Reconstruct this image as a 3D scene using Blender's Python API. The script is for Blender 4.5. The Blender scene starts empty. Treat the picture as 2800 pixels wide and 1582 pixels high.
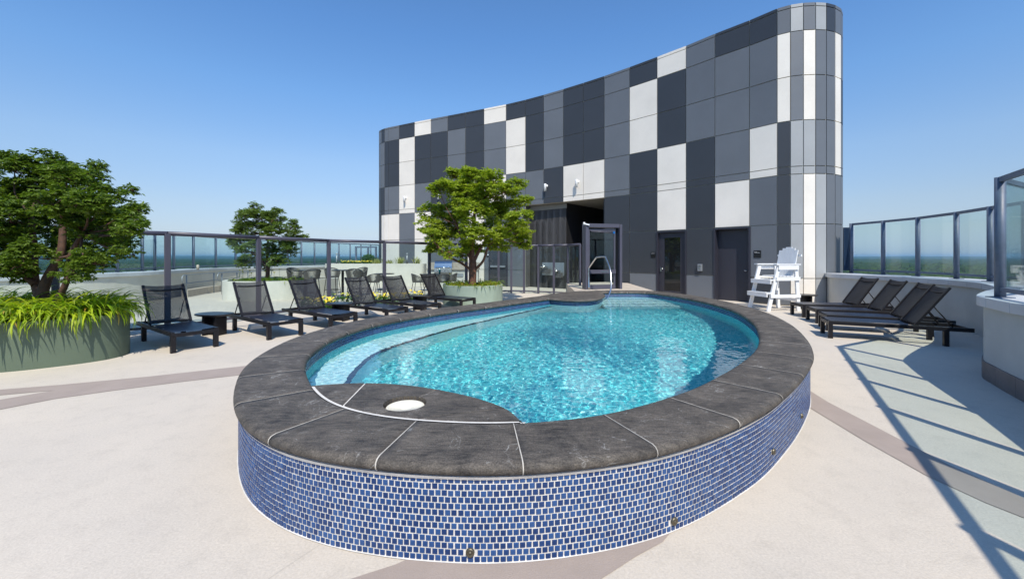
import bpy, math, random
from mathutils import Vector, Matrix, noise
R = math.radians
rnd = random.Random(7)
scene = bpy.context.scene
COL = scene.collection
# ------------------------------------------------------------------ camera
F, CH, VH = 1120.0, 1.51, 702.0          # focal length in px of a 2800 px wide frame, eye height, horizon row
cam_d = bpy.data.cameras.new('camera'); cam = bpy.data.objects.new('camera', cam_d); COL.objects.link(cam)
cam.location = (0, 0, CH); cam.rotation_euler = (R(90), 0, 0)
cam_d.sensor_width = 36; cam_d.lens = 36 * F / 2800
cam_d.shift_y = -(791 - VH) / 2800
cam_d.clip_start = 0.05; cam_d.clip_end = 120000
scene.camera = cam
# ------------------------------------------------------------------ light
AZ = R(-11.5)                             # heading of the shadows, measured from +Y towards +X
EL = R(51)
sun_dir = Vector((-math.sin(AZ) * math.cos(EL), -math.cos(AZ) * math.cos(EL), math.sin(EL)))   # towards the sun
world = bpy.data.worlds.new('World'); scene.world = world; world.use_nodes = True
wn = world.node_tree; wn.nodes.clear()
sky = wn.nodes.new('ShaderNodeTexSky'); sky.sky_type = 'NISHITA'; sky.sun_disc = False
sky.sun_elevation = EL; sky.sun_rotation = math.atan2(sun_dir.x, sun_dir.y)
sky.altitude = 100; sky.air_density = 1.0; sky.dust_density = 0.2; sky.ozone_density = 1.5
bg = wn.nodes.new('ShaderNodeBackground'); bg.inputs['Strength'].default_value = 0.15
out = wn.nodes.new('ShaderNodeOutputWorld')
# sky tint by elevation: less yellow low down, deeper blue higher up, the same all the way round
tcw = wn.nodes.new('ShaderNodeTexCoord'); sx = wn.nodes.new('ShaderNodeSeparateXYZ'); rp = wn.nodes.new('ShaderNodeValToRGB'); ml = wn.nodes.new('ShaderNodeVectorMath'); ml.operation = 'MULTIPLY'
E_ = rp.color_ramp.elements
st_ = [(0, (.40, .50, .84)), (.0175, (.42, .50, .80)), (.052, (.53, .55, .68)), (.105, (.66, .66, .73)), (.208, (.80, .86, .93)), (.342, (.73, .98, 1.17)), (.47, (.66, .98, 1.26)), (1, (.62, .95, 1.22))]
E_[0].position, E_[0].color = st_[0][0], (*st_[0][1], 1); E_[1].position, E_[1].color = st_[-1][0], (*st_[-1][1], 1)
for p_, c_ in st_[1:-1]: q_ = E_.new(p_); q_.color = (*c_, 1)
wn.links.new(tcw.outputs['Generated'], sx.inputs[0]); wn.links.new(sx.outputs['Z'], rp.inputs['Fac'])
wn.links.new(sky.outputs[0], ml.inputs[0]); wn.links.new(rp.outputs[0], ml.inputs[1]); wn.links.new(ml.outputs[0], bg.inputs['Color']); wn.links.new(bg.outputs[0], out.inputs['Surface'])
sd = bpy.data.lights.new('sun', 'SUN'); sd.energy = 4.55; sd.angle = R(0.53); sd.color = (1.0, 0.935, 0.82)
so = bpy.data.objects.new('sun', sd); COL.objects.link(so)
so.rotation_euler = sun_dir.to_track_quat('Z', 'Y').to_euler(); so.location = (0, -10, 30)
scene.view_settings.view_transform = 'Standard'; scene.view_settings.look = 'None'
scene.view_settings.gamma = 1; scene.view_settings.exposure = 0.12; scene.view_settings.use_curve_mapping = False
scene.render.engine = 'CYCLES'
cy = scene.cycles
cy.max_bounces = 8; cy.diffuse_bounces = 3; cy.glossy_bounces = 4; cy.transmission_bounces = 6
cy.transparent_max_bounces = 24; cy.volume_bounces = 0; cy.use_denoising = True; cy.sample_clamp_indirect = 6

# ------------------------------------------------------------------ helpers
def at(u, v, z=0.0):
    D = F * (CH - z) / (v - VH); return Vector(((u - 1400) * D / F, D, z))
def ray(u, D, z=0.0): return Vector(((u - 1400) * D / F, D, z))
def bare(p, z): return Vector((p[0], p[1], z))

class MB:
    def __init__(s): s.v = []; s.f = []; s.sm = []
    def add(s, vs, fs, smooth=False):
        n = len(s.v); s.v += [tuple(p) for p in vs]; s.f += [tuple(i + n for i in f) for f in fs]; s.sm += [smooth] * len(fs); return s
    def box(s, c, d, rot=0.0, M=None):
        x, y, z = d[0] / 2, d[1] / 2, d[2] / 2
        vs = [Vector((a * x, b * y, e * z)) for a in (-1, 1) for b in (-1, 1) for e in (-1, 1)]
        m = M if M is not None else Matrix.Rotation(rot, 3, 'Z')
        vs = [m @ p + Vector(c) for p in vs]
        return s.add(vs, [(0, 1, 3, 2), (4, 6, 7, 5), (0, 4, 5, 1), (2, 3, 7, 6), (0, 2, 6, 4), (1, 5, 7, 3)])
    def bar(s, a, b, w, h, up=(0, 0, 1)):
        a, b = Vector(a), Vector(b); d = (b - a); L = d.length; d.normalize()
        sd_ = d.cross(Vector(up)); 
        if sd_.length < 1e-4: sd_ = d.cross(Vector((1, 0, 0)))
        sd_.normalize(); u = sd_.cross(d)
        M = Matrix((sd_, d, u)).transposed()
        return s.box((a + b) / 2, (w, L, h), M=M)
    def tube(s, pts, r, n=8, cap=True):
        pts = [Vector(p) for p in pts]; k = len(pts)
        rr = r if isinstance(r, (list, tuple)) else [r] * k
        vs = []; prev = None
        for i, p in enumerate(pts):
            t = (pts[min(i + 1, k - 1)] - pts[max(i - 1, 0)]).normalized()
            if prev is None:
                a = t.cross(Vector((0, 0, 1)));
                if a.length < 1e-3: a = t.cross(Vector((1, 0, 0)))
            else: a = prev - t * prev.dot(t)
            a.normalize(); prev = a; b = t.cross(a)
            for j in range(n):
                g = 2 * math.pi * j / n; vs.append(p + (a * math.cos(g) + b * math.sin(g)) * rr[i])
        fs = [(i * n + j, i * n + (j + 1) % n, (i + 1) * n + (j + 1) % n, (i + 1) * n + j) for i in range(k - 1) for j in range(n)]
        s.add(vs, fs, True)
        if cap:
            m = len(s.v) - len(vs)
            s.f += [tuple(m + j for j in range(n))[::-1], tuple(m + (k - 1) * n + j for j in range(n))]; s.sm += [False, False]
        return s
    def prism(s, poly, z0, z1, smooth=False):
        n = len(poly); vs = [(p[0], p[1], z0) for p in poly] + [(p[0], p[1], z1) for p in poly]
        s.add(vs, [(i, (i + 1) % n, n + (i + 1) % n, n + i) for i in range(n)], smooth)
        m = len(s.v) - 2 * n
        s.f += [tuple(m + i for i in range(n))[::-1], tuple(m + n + i for i in range(n))]; s.sm += [False, False]; return s
    def lathe(s, prof, c=(0, 0, 0), n=24, sx=1, sy=1):
        vs = []; k = len(prof)
        for r, z in prof:
            for j in range(n):
                g = 2 * math.pi * j / n; vs.append((c[0] + r * sx * math.cos(g), c[1] + r * sy * math.sin(g), c[2] + z))
        fs = [(i * n + j, i * n + (j + 1) % n, (i + 1) * n + (j + 1) % n, (i + 1) * n + j) for i in range(k - 1) for j in range(n)]
        return s.add(vs, fs, True)
    def strip(s, a, b, closed=False, smooth=True):      # quads between two equally long polylines
        n = len(a); m = n if closed else n - 1
        return s.add(list(a) + list(b), [(i, (i + 1) % n, n + (i + 1) % n, n + i) for i in range(m)], smooth)
    def mesh(s, name, m):
        me = bpy.data.meshes.new(name); me.from_pydata(s.v, [], s.f)
        me.polygons.foreach_set('use_smooth', s.sm)
        if m: me.materials.append(m)
        me.update(); return me
    def build(s, name, m, parent=None, bevel=0.0, loc=None, kind=None, label=None):
        o = bpy.data.objects.new(name, s.mesh(name, m)); COL.objects.link(o)
        if parent is not None: o.parent = parent
        if loc is not None: o.location = loc
        if bevel:
            b = o.modifiers.new('bevel', 'BEVEL'); b.width = bevel; b.segments = 2; b.limit_method = 'ANGLE'; b.angle_limit = R(40)
        if kind: o['kind'] = kind
        if label: o['label'] = label
        return o
def tag(o, label=None, cat=None, group=None, kind=None):
    for k, v in (('label', label), ('category', cat), ('group', group), ('kind', kind)):
        if v: o[k] = v
    return o
def thing(name, label, cat, loc=(0, 0, 0), rz=0.0, group=None):
    o = bpy.data.objects.new(name, None); COL.objects.link(o); o.empty_display_size = .2
    o.location = loc; o.rotation_euler = (0, 0, rz); return tag(o, label, cat, group)
def copy_tree(o, parent=None):
    c = o.copy(); COL.objects.link(c)
    if parent is not None: c.parent = parent
    for ch in [x for x in list(o.children)]: copy_tree(ch, c)
    return c
def put(src, loc, rz, label, group=None):
    c = copy_tree(src); c.location = loc; c.rotation_euler = (0, 0, rz); c['label'] = label
    if group: c['group'] = group
    return c

# ------------------------------------------------------------------ materials
def mat(name, col, rough=.6, metal=0.0, var=0.0, vscale=4.0, bump=0.0, bscale=80.0, spec=.5, col2=None, coat=0.0, rand=0.0):
    m = bpy.data.materials.new(name); m.use_nodes = True; nt = m.node_tree; N = nt.nodes; L = nt.links
    p = N['Principled BSDF']; p.inputs['Roughness'].default_value = rough; p.inputs['Metallic'].default_value = metal
    p.inputs['Specular IOR Level'].default_value = spec; p.inputs['Base Color'].default_value = (*col, 1)
    if coat: p.inputs['Coat Weight'].default_value = coat; p.inputs['Coat Roughness'].default_value = .08
    tc = N.new('ShaderNodeTexCoord')
    if var or col2:
        n = N.new('ShaderNodeTexNoise'); n.inputs['Scale'].default_value = vscale; n.inputs['Detail'].default_value = 6; n.inputs['Roughness'].default_value = .62
        L.new(tc.outputs['Object'], n.inputs['Vector'])
        r = N.new('ShaderNodeValToRGB'); r.color_ramp.elements[0].position = .32; r.color_ramp.elements[1].position = .68
        a = col2 if col2 else tuple(c * (1 - var) for c in col); b = col if col2 else tuple(min(1, c * (1 + var)) for c in col)
        r.color_ramp.elements[0].color = (*a, 1); r.color_ramp.elements[1].color = (*b, 1)
        L.new(n.outputs['Fac'], r.inputs['Fac']); src = r.outputs['Color']
        if rand:
            oi = N.new('ShaderNodeObjectInfo'); mr = N.new('ShaderNodeMapRange'); mr.inputs['To Min'].default_value = 1 - rand; mr.inputs['To Max'].default_value = 1 + rand
            L.new(oi.outputs['Random'], mr.inputs['Value']); mx = N.new('ShaderNodeVectorMath'); mx.operation = 'SCALE'
            L.new(src, mx.inputs[0]); L.new(mr.outputs[0], mx.inputs['Scale']); src = mx.outputs[0]
        L.new(src, p.inputs['Base Color'])
    if bump:
        n = N.new('ShaderNodeTexNoise'); n.inputs['Scale'].default_value = bscale; n.inputs['Detail'].default_value = 3
        L.new(tc.outputs['Object'], n.inputs['Vector'])
        b = N.new('ShaderNodeBump'); b.inputs['Strength'].default_value = bump; b.inputs['Distance'].default_value = .004
        L.new(n.outputs['Fac'], b.inputs['Height']); L.new(b.outputs[0], p.inputs['Normal'])
    return m
M = {}
M['band'] = mat('taupe_coating', (.36, .295, .255), .8, var=.08, vscale=2.5, bump=.5, bscale=160)
M['white_mortar'] = mat('white_mortar', (.66, .63, .585), .85, var=.12, vscale=9, bump=.6, bscale=60)
M['cream_wall'] = mat('cream_render', (.60, .57, .50), .85, var=.07, vscale=2, bump=.3, bscale=90)
M['grey_wall'] = mat('grey_render', (.48, .48, .45), .85, var=.06, vscale=2, bump=.3, bscale=90)
M['cap_light'] = mat('light_coping_metal', (.52, .53, .54), .45, var=.06, vscale=3, rand=.12)
M['cap_dark'] = mat('dark_coping_metal', (.13, .15, .18), .45, var=.06, vscale=3)
M['base_tile'] = mat('brown_base_tile', (.19, .155, .14), .6, var=.12, vscale=5, rand=.08)
M['joint'] = mat('tan_sealant', (.40, .37, .31), .8)
M['core'] = mat('sheathing', (.2, .18, .15), .9)
def panelmat(n, c): return mat(n, c, .42, var=.055, vscale=.9, spec=.5, rand=.035)
M['D'] = panelmat('charcoal_panel', (.040, .044, .052)); M['M'] = panelmat('slate_grey_panel', (.135, .146, .163))
M['L'] = panelmat('light_grey_panel', (.35, .36, .365)); M['W'] = panelmat('white_panel', (.80, .745, .665))
M['alcove'] = mat('brown_grey_alcove_tile', (.095, .092, .093), .5, var=.1, vscale=2, rand=.06)
M['soffit'] = mat('soffit_render', (.22, .21, .185), .8, var=.05)
M['black'] = mat('black_powder_coat', (.010, .009, .011), .42, var=.1, vscale=8, spec=.35, bump=.15, bscale=300)
M['blackstone'] = mat('black_table_resin', (.017, .018, .021), .33, var=.2, vscale=12)
M['fence'] = mat('aubergine_grey_paint', (.072, .070, .096), .42, var=.06, vscale=3)
M['rail'] = mat('blue_grey_paint', (.105, .135, .19), .45, var=.12, vscale=8, bump=.3, bscale=200)
M['steel'] = mat('brushed_steel', (.62, .62, .62), .22, metal=1, var=.05)
M['galv'] = mat('galvanised_steel', (.33, .35, .37), .5, metal=.6, var=.08)
M['white_plastic'] = mat('white_recycled_lumber', (.80, .80, .79), .45, var=.03, vscale=6, bump=.2, bscale=70)
M['sconce'] = mat('white_metal_enamel', (.78, .78, .77), .4)
M['green_planter'] = mat('sage_green_paint', (.098, .132, .088), .62, var=.07, vscale=2.2, bump=.25, bscale=60)
M['pale_green'] = mat('pale_sage_paint', (.27, .335, .265), .62, var=.1, vscale=2.2, bump=.25, bscale=60)
M['soil'] = mat('bark_mulch', (.05, .032, .02), .95, var=.5, vscale=30, bump=1, bscale=60)
M['bark'] = mat('peeling_copper_bark', (.20, .085, .045), .75, col2=(.07, .032, .02), vscale=14, bump=1.0, bscale=40)
M['bark2'] = mat('dark_bark', (.13, .065, .04), .8, col2=(.05, .028, .02), vscale=14, bump=1.0, bscale=40)
M['door'] = mat('charcoal_door_paint', (.028, .028, .040), .45, var=.04)
M['dark'] = mat('dark_interior', (.006, .006, .007), .6)
M['sign'] = mat('black_sign_acrylic', (.008, .008, .009), .35)
M['ink'] = mat('white_print', (.75, .75, .75), .6)
M['inkb'] = mat('black_print', (.02, .02, .02), .6)
M['rope'] = mat('grey_woven_rope', (.105, .098, .092), .8, var=.2, vscale=40, bump=.8, bscale=120)
M['cushion'] = mat('charcoal_cushion', (.05, .05, .052), .85, bump=.4, bscale=200)
M['stonecount'] = mat('tan_grey_counter', (.36, .32, .27), .5, var=.15, vscale=6)
M['hood'] = mat('polished_hood_steel', (.42, .45, .5), .18, metal=1)
M['teal'] = mat('teal_tumbler_enamel', (.0, .17, .2), .3, metal=.3)
M['brass'] = mat('weathered_brass', (.16, .14, .10), .45, metal=.8, var=.3, vscale=60)
M['lid'] = mat('ivory_skimmer_plastic', (.78, .73, .60), .5, var=.04, vscale=9)
M['landing'] = mat('cream_stone', (.52, .45, .37), .75, var=.12, vscale=6, bump=.4, bscale=60)
M['gold'] = mat('yellow_brass_plate', (.5, .4, .18), .4, metal=.6)
M['yellow'] = mat('yellow_petals', (.80, .62, .05), .6, var=.15, vscale=20)
M['yellow2'] = mat('pale_yellow_petals', (.72, .62, .12), .6, var=.15, vscale=20)
M['rose'] = mat('pink_petals', (.6, .3, .28), .6)

def deckmat():
    m = mat('cream_deck_coating', (.60, .56, .525), .78); nt = m.node_tree; N = nt.nodes; L = nt.links; p = N['Principled BSDF']
    tc = N.new('ShaderNodeTexCoord')
    n1 = N.new('ShaderNodeTexNoise'); n1.inputs['Scale'].default_value = .9; n1.inputs['Detail'].default_value = 8; n1.inputs['Roughness'].default_value = .6
    n2 = N.new('ShaderNodeTexNoise'); n2.inputs['Scale'].default_value = 75; n2.inputs['Detail'].default_value = 4; n2.inputs['Roughness'].default_value = .7
    n3 = N.new('ShaderNodeTexNoise'); n3.inputs['Scale'].default_value = 5.5; n3.inputs['Detail'].default_value = 9; n3.inputs['Roughness'].default_value = .75
    for n in (n1, n2, n3): L.new(tc.outputs['Object'], n.inputs['Vector'])
    r = N.new('ShaderNodeValToRGB'); r.color_ramp.elements[0].position = .3; r.color_ramp.elements[1].position = .7
    r.color_ramp.elements[0].color = (.565, .505, .43, 1); r.color_ramp.elements[1].color = (.64, .565, .47, 1)
    L.new(n1.outputs['Fac'], r.inputs['Fac'])
    mr = N.new('ShaderNodeMapRange'); mr.inputs['From Min'].default_value = .3; mr.inputs['From Max'].default_value = .7; mr.inputs['To Min'].default_value = .86; mr.inputs['To Max'].default_value = 1.08
    L.new(n2.outputs['Fac'], mr.inputs['Value'])
    mr3 = N.new('ShaderNodeMapRange'); mr3.inputs['From Min'].default_value = .28; mr3.inputs['From Max'].default_value = .5; mr3.inputs['To Min'].default_value = .88; mr3.inputs['To Max'].default_value = 1.0
    L.new(n3.outputs['Fac'], mr3.inputs['Value'])
    mu = N.new('ShaderNodeMath'); mu.operation = 'MULTIPLY'; L.new(mr.outputs[0], mu.inputs[0]); L.new(mr3.outputs[0], mu.inputs[1])
    s = N.new('ShaderNodeVectorMath'); s.operation = 'SCALE'; L.new(r.outputs[0], s.inputs[0]); L.new(mu.outputs[0], s.inputs['Scale']); L.new(s.outputs[0], p.inputs['Base Color'])
    b = N.new('ShaderNodeBump'); b.inputs['Strength'].default_value = .55; b.inputs['Distance'].default_value = .004
    L.new(n2.outputs['Fac'], b.inputs['Height']); L.new(b.outputs[0], p.inputs['Normal']); return m
M['deck'] = deckmat()

def slatemat():
    m = mat('charcoal_slate', (.05, .047, .043), .62, spec=.3); nt = m.node_tree; N = nt.nodes; L = nt.links; p = N['Principled BSDF']
    tc = N.new('ShaderNodeTexCoord'); oi = N.new('ShaderNodeObjectInfo')
    off = N.new('ShaderNodeVectorMath'); off.operation = 'MULTIPLY_ADD'; off.inputs[1].default_value = (37, 37, 37)
    L.new(oi.outputs['Random'], off.inputs[0]); L.new(tc.outputs['Object'], off.inputs[2])
    n1 = N.new('ShaderNodeTexNoise'); n1.inputs['Scale'].default_value = 4; n1.inputs['Detail'].default_value = 9; n1.inputs['Roughness'].default_value = .68; n1.inputs['Distortion'].default_value = .6
    n2 = N.new('ShaderNodeTexNoise'); n2.inputs['Scale'].default_value = 120; n2.inputs['Detail'].default_value = 4; n2.inputs['Roughness'].default_value = .7
    n3 = N.new('ShaderNodeTexNoise'); n3.inputs['Scale'].default_value = 2.6; n3.inputs['Detail'].default_value = 5; n3.inputs['Distortion'].default_value = 1.6
    mp = N.new('ShaderNodeMapping'); mp.inputs['Scale'].default_value = (1, 5, 1); mp.inputs['Rotation'].default_value = (0, 0, .5)
    n4 = N.new('ShaderNodeTexNoise'); n4.inputs['Scale'].default_value = 9; n4.inputs['Detail'].default_value = 6; n4.inputs['Roughness'].default_value = .7
    L.new(off.outputs[0], mp.inputs['Vector']); L.new(mp.outputs[0], n4.inputs['Vector'])
    for n in (n1, n2, n3): L.new(off.outputs[0], n.inputs['Vector'])
    r = N.new('ShaderNodeValToRGB'); e = r.color_ramp.elements; e[0].position = .36; e[1].position = .66
    e[0].color = (.034, .031, .029, 1); e[1].color = (.170, .146, .120, 1)
    mixn = N.new('ShaderNodeMath'); mixn.operation = 'ADD'; h = N.new('ShaderNodeMath'); h.operation = 'MULTIPLY'; h.inputs[1].default_value = .5
    L.new(n1.outputs['Fac'], mixn.inputs[0]); L.new(n4.outputs['Fac'], mixn.inputs[1]); L.new(mixn.outputs[0], h.inputs[0]); L.new(h.outputs[0], r.inputs['Fac'])
    v = N.new('ShaderNodeValToRGB'); e = v.color_ramp.elements; e[0].position = .492; e[0].color = (0, 0, 0, 1); e[1].position = .5; e[1].color = (1, 1, 1, 1); x = v.color_ramp.elements.new(.508); x.color = (0, 0, 0, 1)
    L.new(n3.outputs['Fac'], v.inputs['Fac'])
    vm = N.new('ShaderNodeMath'); vm.operation = 'MULTIPLY'; thr = N.new('ShaderNodeMapRange'); thr.inputs['From Min'].default_value = .48; thr.inputs['From Max'].default_value = .6
    L.new(n1.outputs['Fac'], thr.inputs['Value']); L.new(v.outputs[0], vm.inputs[0]); L.new(thr.outputs[0], vm.inputs[1])
    mx = N.new('ShaderNodeMix'); mx.data_type = 'RGBA'; mx.inputs['B'].default_value = (.32, .31, .29, 1)
    L.new(vm.outputs[0], mx.inputs['Factor']); L.new(r.outputs[0], mx.inputs['A'])
    sp = N.new('ShaderNodeMapRange'); sp.inputs['From Min'].default_value = .35; sp.inputs['From Max'].default_value = .7; sp.inputs['To Min'].default_value = .62; sp.inputs['To Max'].default_value = 1.55
    L.new(n2.outputs['Fac'], sp.inputs['Value']); s = N.new('ShaderNodeVectorMath'); s.operation = 'SCALE'
    L.new(mx.outputs['Result'], s.inputs[0]); L.new(sp.outputs[0], s.inputs['Scale']); L.new(s.outputs[0], p.inputs['Base Color'])
    b = N.new('ShaderNodeBump'); b.inputs['Strength'].default_value = .9; b.inputs['Distance'].default_value = .005
    b2 = N.new('ShaderNodeBump'); b2.inputs['Strength'].default_value = .6; b2.inputs['Distance'].default_value = .012
    L.new(n2.outputs['Fac'], b.inputs['Height']); L.new(n1.outputs['Fac'], b2.inputs['Height']); L.new(b2.outputs[0], b.inputs['Normal']); L.new(b.outputs[0], p.inputs['Normal'])
    return m
M['slate'] = slatemat()

def tilemat(name='blue_glass_tile'):
    m = mat(name, (.03, .08, .3), .22, spec=.4); nt = m.node_tree; N = nt.nodes; L = nt.links; p = N['Principled BSDF']
    g = N.new('ShaderNodeNewGeometry'); oi = N.new('ShaderNodeObjectInfo'); a = N.new('ShaderNodeMath'); a.operation = 'ADD'; fr = N.new('ShaderNodeMath'); fr.operation = 'FRACT'
    L.new(g.outputs['Random Per Island'], a.inputs[0]); L.new(oi.outputs['Random'], a.inputs[1]); L.new(a.outputs[0], fr.inputs[0])
    r = N.new('ShaderNodeValToRGB'); e = r.color_ramp.elements; e[0].color = (.010, .034, .120, 1); e[1].color = (.018, .062, .190, 1); x = e.new(.85); x.color = (.028, .082, .225, 1); x = e.new(.4); x.color = (.013, .047, .155, 1)
    L.new(fr.outputs[0], r.inputs['Fac'])
    tc = N.new('ShaderNodeTexCoord'); n = N.new('ShaderNodeTexNoise'); n.inputs['Scale'].default_value = 150; L.new(tc.outputs['Object'], n.inputs['Vector'])
    mr = N.new('ShaderNodeMapRange'); mr.inputs['To Min'].default_value = .7; mr.inputs['To Max'].default_value = 1.3; L.new(n.outputs['Fac'], mr.inputs['Value'])
    s = N.new('ShaderNodeVectorMath'); s.operation = 'SCALE'; L.new(r.outputs[0], s.inputs[0]); L.new(mr.outputs[0], s.inputs['Scale']); L.new(s.outputs[0], p.inputs['Base Color']); return m
M['tile'] = tilemat()

def plastermat(nm, ca, cb, cc):  # pale mottling stands in for ripple sparkle as well as pebbles
    m = mat(nm, ca, .7); nt = m.node_tree; N = nt.nodes; L = nt.links; p = N['Principled BSDF']
    tc = N.new('ShaderNodeTexCoord')
    n1 = N.new('ShaderNodeTexNoise'); n1.inputs['Scale'].default_value = 26; n1.inputs['Detail'].default_value = 6; n1.inputs['Roughness'].default_value = .72; n1.inputs['Distortion'].default_value = .8
    n2 = N.new('ShaderNodeTexNoise'); n2.inputs['Scale'].default_value = 1.1; n2.inputs['Detail'].default_value = 3
    for n in (n1, n2): L.new(tc.outputs['Object'], n.inputs['Vector'])
    r = N.new('ShaderNodeValToRGB'); e = r.color_ramp.elements; e[0].position = .38; e[0].color = (*ca, 1); e[1].position = .66; e[1].color = (*cc, 1); x = e.new(.5); x.color = (*cb, 1)
    L.new(n1.outputs['Fac'], r.inputs['Fac']); L.new(r.outputs[0], p.inputs['Base Color']); return m
M['plaster'] = plastermat('aqua_sparkle_pebble_plaster', (.045, .47, .56), (.13, .73, .78), (.66, .97, .95))  # aqua carries the tint of the water above it
M['navy'] = mat('navy_edge_tile', (.012, .02, .055), .4, var=.3, vscale=20)
M['plaster_light'] = plastermat('pale_aqua_plaster', (.45, .80, .82), (.66, .90, .90), (.88, .97, .95))  # paler water tint put into the colour for shallow parts

def schlick(nt, f0):                     # reflectance that is the same from both sides of the surface
    N, L = nt.nodes, nt.links; lw = N.new('ShaderNodeLayerWeight'); lw.inputs['Blend'].default_value = .5
    pw = N.new('ShaderNodeMath'); pw.operation = 'POWER'; pw.inputs[1].default_value = 5; L.new(lw.outputs['Facing'], pw.inputs[0])
    ma = N.new('ShaderNodeMath'); ma.operation = 'MULTIPLY_ADD'; ma.inputs[1].default_value = 1 - f0; ma.inputs[2].default_value = f0; L.new(pw.outputs[0], ma.inputs[0]); ma['lw'] = 1; ma.label = lw.name; return ma
def glassmat(name, tint, rough=0.0, refl=.04):
    m = bpy.data.materials.new(name); m.use_nodes = True; nt = m.node_tree; N = nt.nodes; L = nt.links; N.clear()
    o = N.new('ShaderNodeOutputMaterial'); mx = N.new('ShaderNodeMixShader'); t = N.new('ShaderNodeBsdfTransparent'); g = N.new('ShaderNodeBsdfGlossy')
    t.inputs[0].default_value = (*tint, 1); g.inputs['Roughness'].default_value = rough; f = schlick(nt, refl)
    L.new(f.outputs[0], mx.inputs[0]); L.new(t.outputs[0], mx.inputs[1]); L.new(g.outputs[0], mx.inputs[2]); L.new(mx.outputs[0], o.inputs['Surface']); return m
M['glass'] = glassmat('green_tinted_glass', (.89, .955, .95), refl=.03)
M['darkglass'] = mat('dark_door_glass', (.01, .012, .014), .03, spec=.6)

def slingmat():
    m = bpy.data.materials.new('black_mesh_sling'); m.use_nodes = True; nt = m.node_tree; N = nt.nodes; L = nt.links; p = N['Principled BSDF']
    p.inputs['Base Color'].default_value = (.022, .021, .024, 1); p.inputs['Roughness'].default_value = .55
    tc = N.new('ShaderNodeTexCoord'); n = N.new('ShaderNodeTexNoise'); n.inputs['Scale'].default_value = 500; L.new(tc.outputs['Object'], n.inputs['Vector'])
    mr = N.new('ShaderNodeMapRange'); mr.inputs['From Min'].default_value = .35; mr.inputs['From Max'].default_value = .65; mr.inputs['To Min'].default_value = .58; mr.inputs['To Max'].default_value = .84
    L.new(n.outputs['Fac'], mr.inputs['Value'])
    t = N.new('ShaderNodeBsdfTransparent'); mx = N.new('ShaderNodeMixShader'); o = N['Material Output']
    lw = N.new('ShaderNodeLayerWeight'); lw.inputs['Blend'].default_value = .5; pw = N.new('ShaderNodeMath'); pw.operation = 'MULTIPLY_ADD'; pw.inputs[1].default_value = .62; pw.use_clamp = True
    L.new(lw.outputs['Facing'], pw.inputs[0]); L.new(mr.outputs[0], pw.inputs[2])      # an open weave closes up when seen aslant
    L.new(pw.outputs[0], mx.inputs[0]); L.new(t.outputs[0], mx.inputs[1]); L.new(p.outputs[0], mx.inputs[2]); L.new(mx.outputs[0], o.inputs['Surface']); return m
M['sling'] = slingmat()
M['seatsling'] = mat('black_sling_blue_reflection', (.012, .016, .034), .36, var=.15, vscale=40, bump=.4, bscale=400)  # navy hue is reflected blue put into the cloth colour

def leafmat(name, ca, cb, trans=.35):
    m = bpy.data.materials.new(name); m.use_nodes = True; nt = m.node_tree; N = nt.nodes; L = nt.links; p = N['Principled BSDF']
    p.inputs['Roughness'].default_value = .45; p.inputs['Specular IOR Level'].default_value = .35
    g = N.new('ShaderNodeNewGeometry'); r = N.new('ShaderNodeValToRGB'); e = r.color_ramp.elements; e[0].color = (*ca, 1); e[1].color = (*cb, 1)
    L.new(g.outputs['Random Per Island'], r.inputs['Fac']); L.new(r.outputs[0], p.inputs['Base Color'])
    t = N.new('ShaderNodeBsdfTranslucent'); sc = N.new('ShaderNodeVectorMath'); sc.operation = 'MULTIPLY'; sc.inputs[1].default_value = (1.5, 1.6, .5)
    L.new(r.outputs[0], sc.inputs[0]); L.new(sc.outputs[0], t.inputs['Color'])
    mx = N.new('ShaderNodeMixShader'); mx.inputs[0].default_value = trans; o = N['Material Output']
    L.new(p.outputs[0], mx.inputs[1]); L.new(t.outputs[0], mx.inputs[2]); L.new(mx.outputs[0], o.inputs['Surface']); return m
M['leafD'] = leafmat('dark_maple_leaf', (.055, .10, .015), (.17, .25, .032), .4)
M['leafM'] = leafmat('mid_maple_leaf', (.075, .12, .03), (.19, .27, .055), .4)
M['leafB'] = leafmat('bright_maple_leaf', (.16, .23, .02), (.42, .49, .06), .45)
M['lily'] = leafmat('lily_blade', (.16, .30, .015), (.48, .56, .04), .45)
M['lily2'] = leafmat('lily_blade_dark', (.07, .15, .02), (.30, .36, .05), .4)
M['dry'] = leafmat('dry_lily_blade', (.30, .17, .03), (.48, .38, .10), .3)
M['varieg'] = leafmat('variegated_yucca_blade', (.20, .26, .06), (.62, .58, .25), .3)
M['shrub'] = leafmat('green_shrub_leaf', (.05, .12, .02), (.10, .22, .05), .3)

def lettering(body, size, m, parent, loc, name='lettering', align='LEFT', va='TOP_BASELINE'):
    fc = bpy.data.curves.new(name, 'FONT'); fc.body = body; fc.size = size; fc.align_x = align; fc.align_y = va
    t = bpy.data.objects.new(name, fc); COL.objects.link(t); dg = bpy.context.evaluated_depsgraph_get(); me = bpy.data.meshes.new_from_object(t.evaluated_get(dg)); bpy.data.objects.remove(t)
    me.materials.clear(); me.materials.append(m); o = bpy.data.objects.new(name, me); COL.objects.link(o); o.parent = parent; o.location = loc; o.rotation_euler = (R(90), 0, 0); return o
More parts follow.
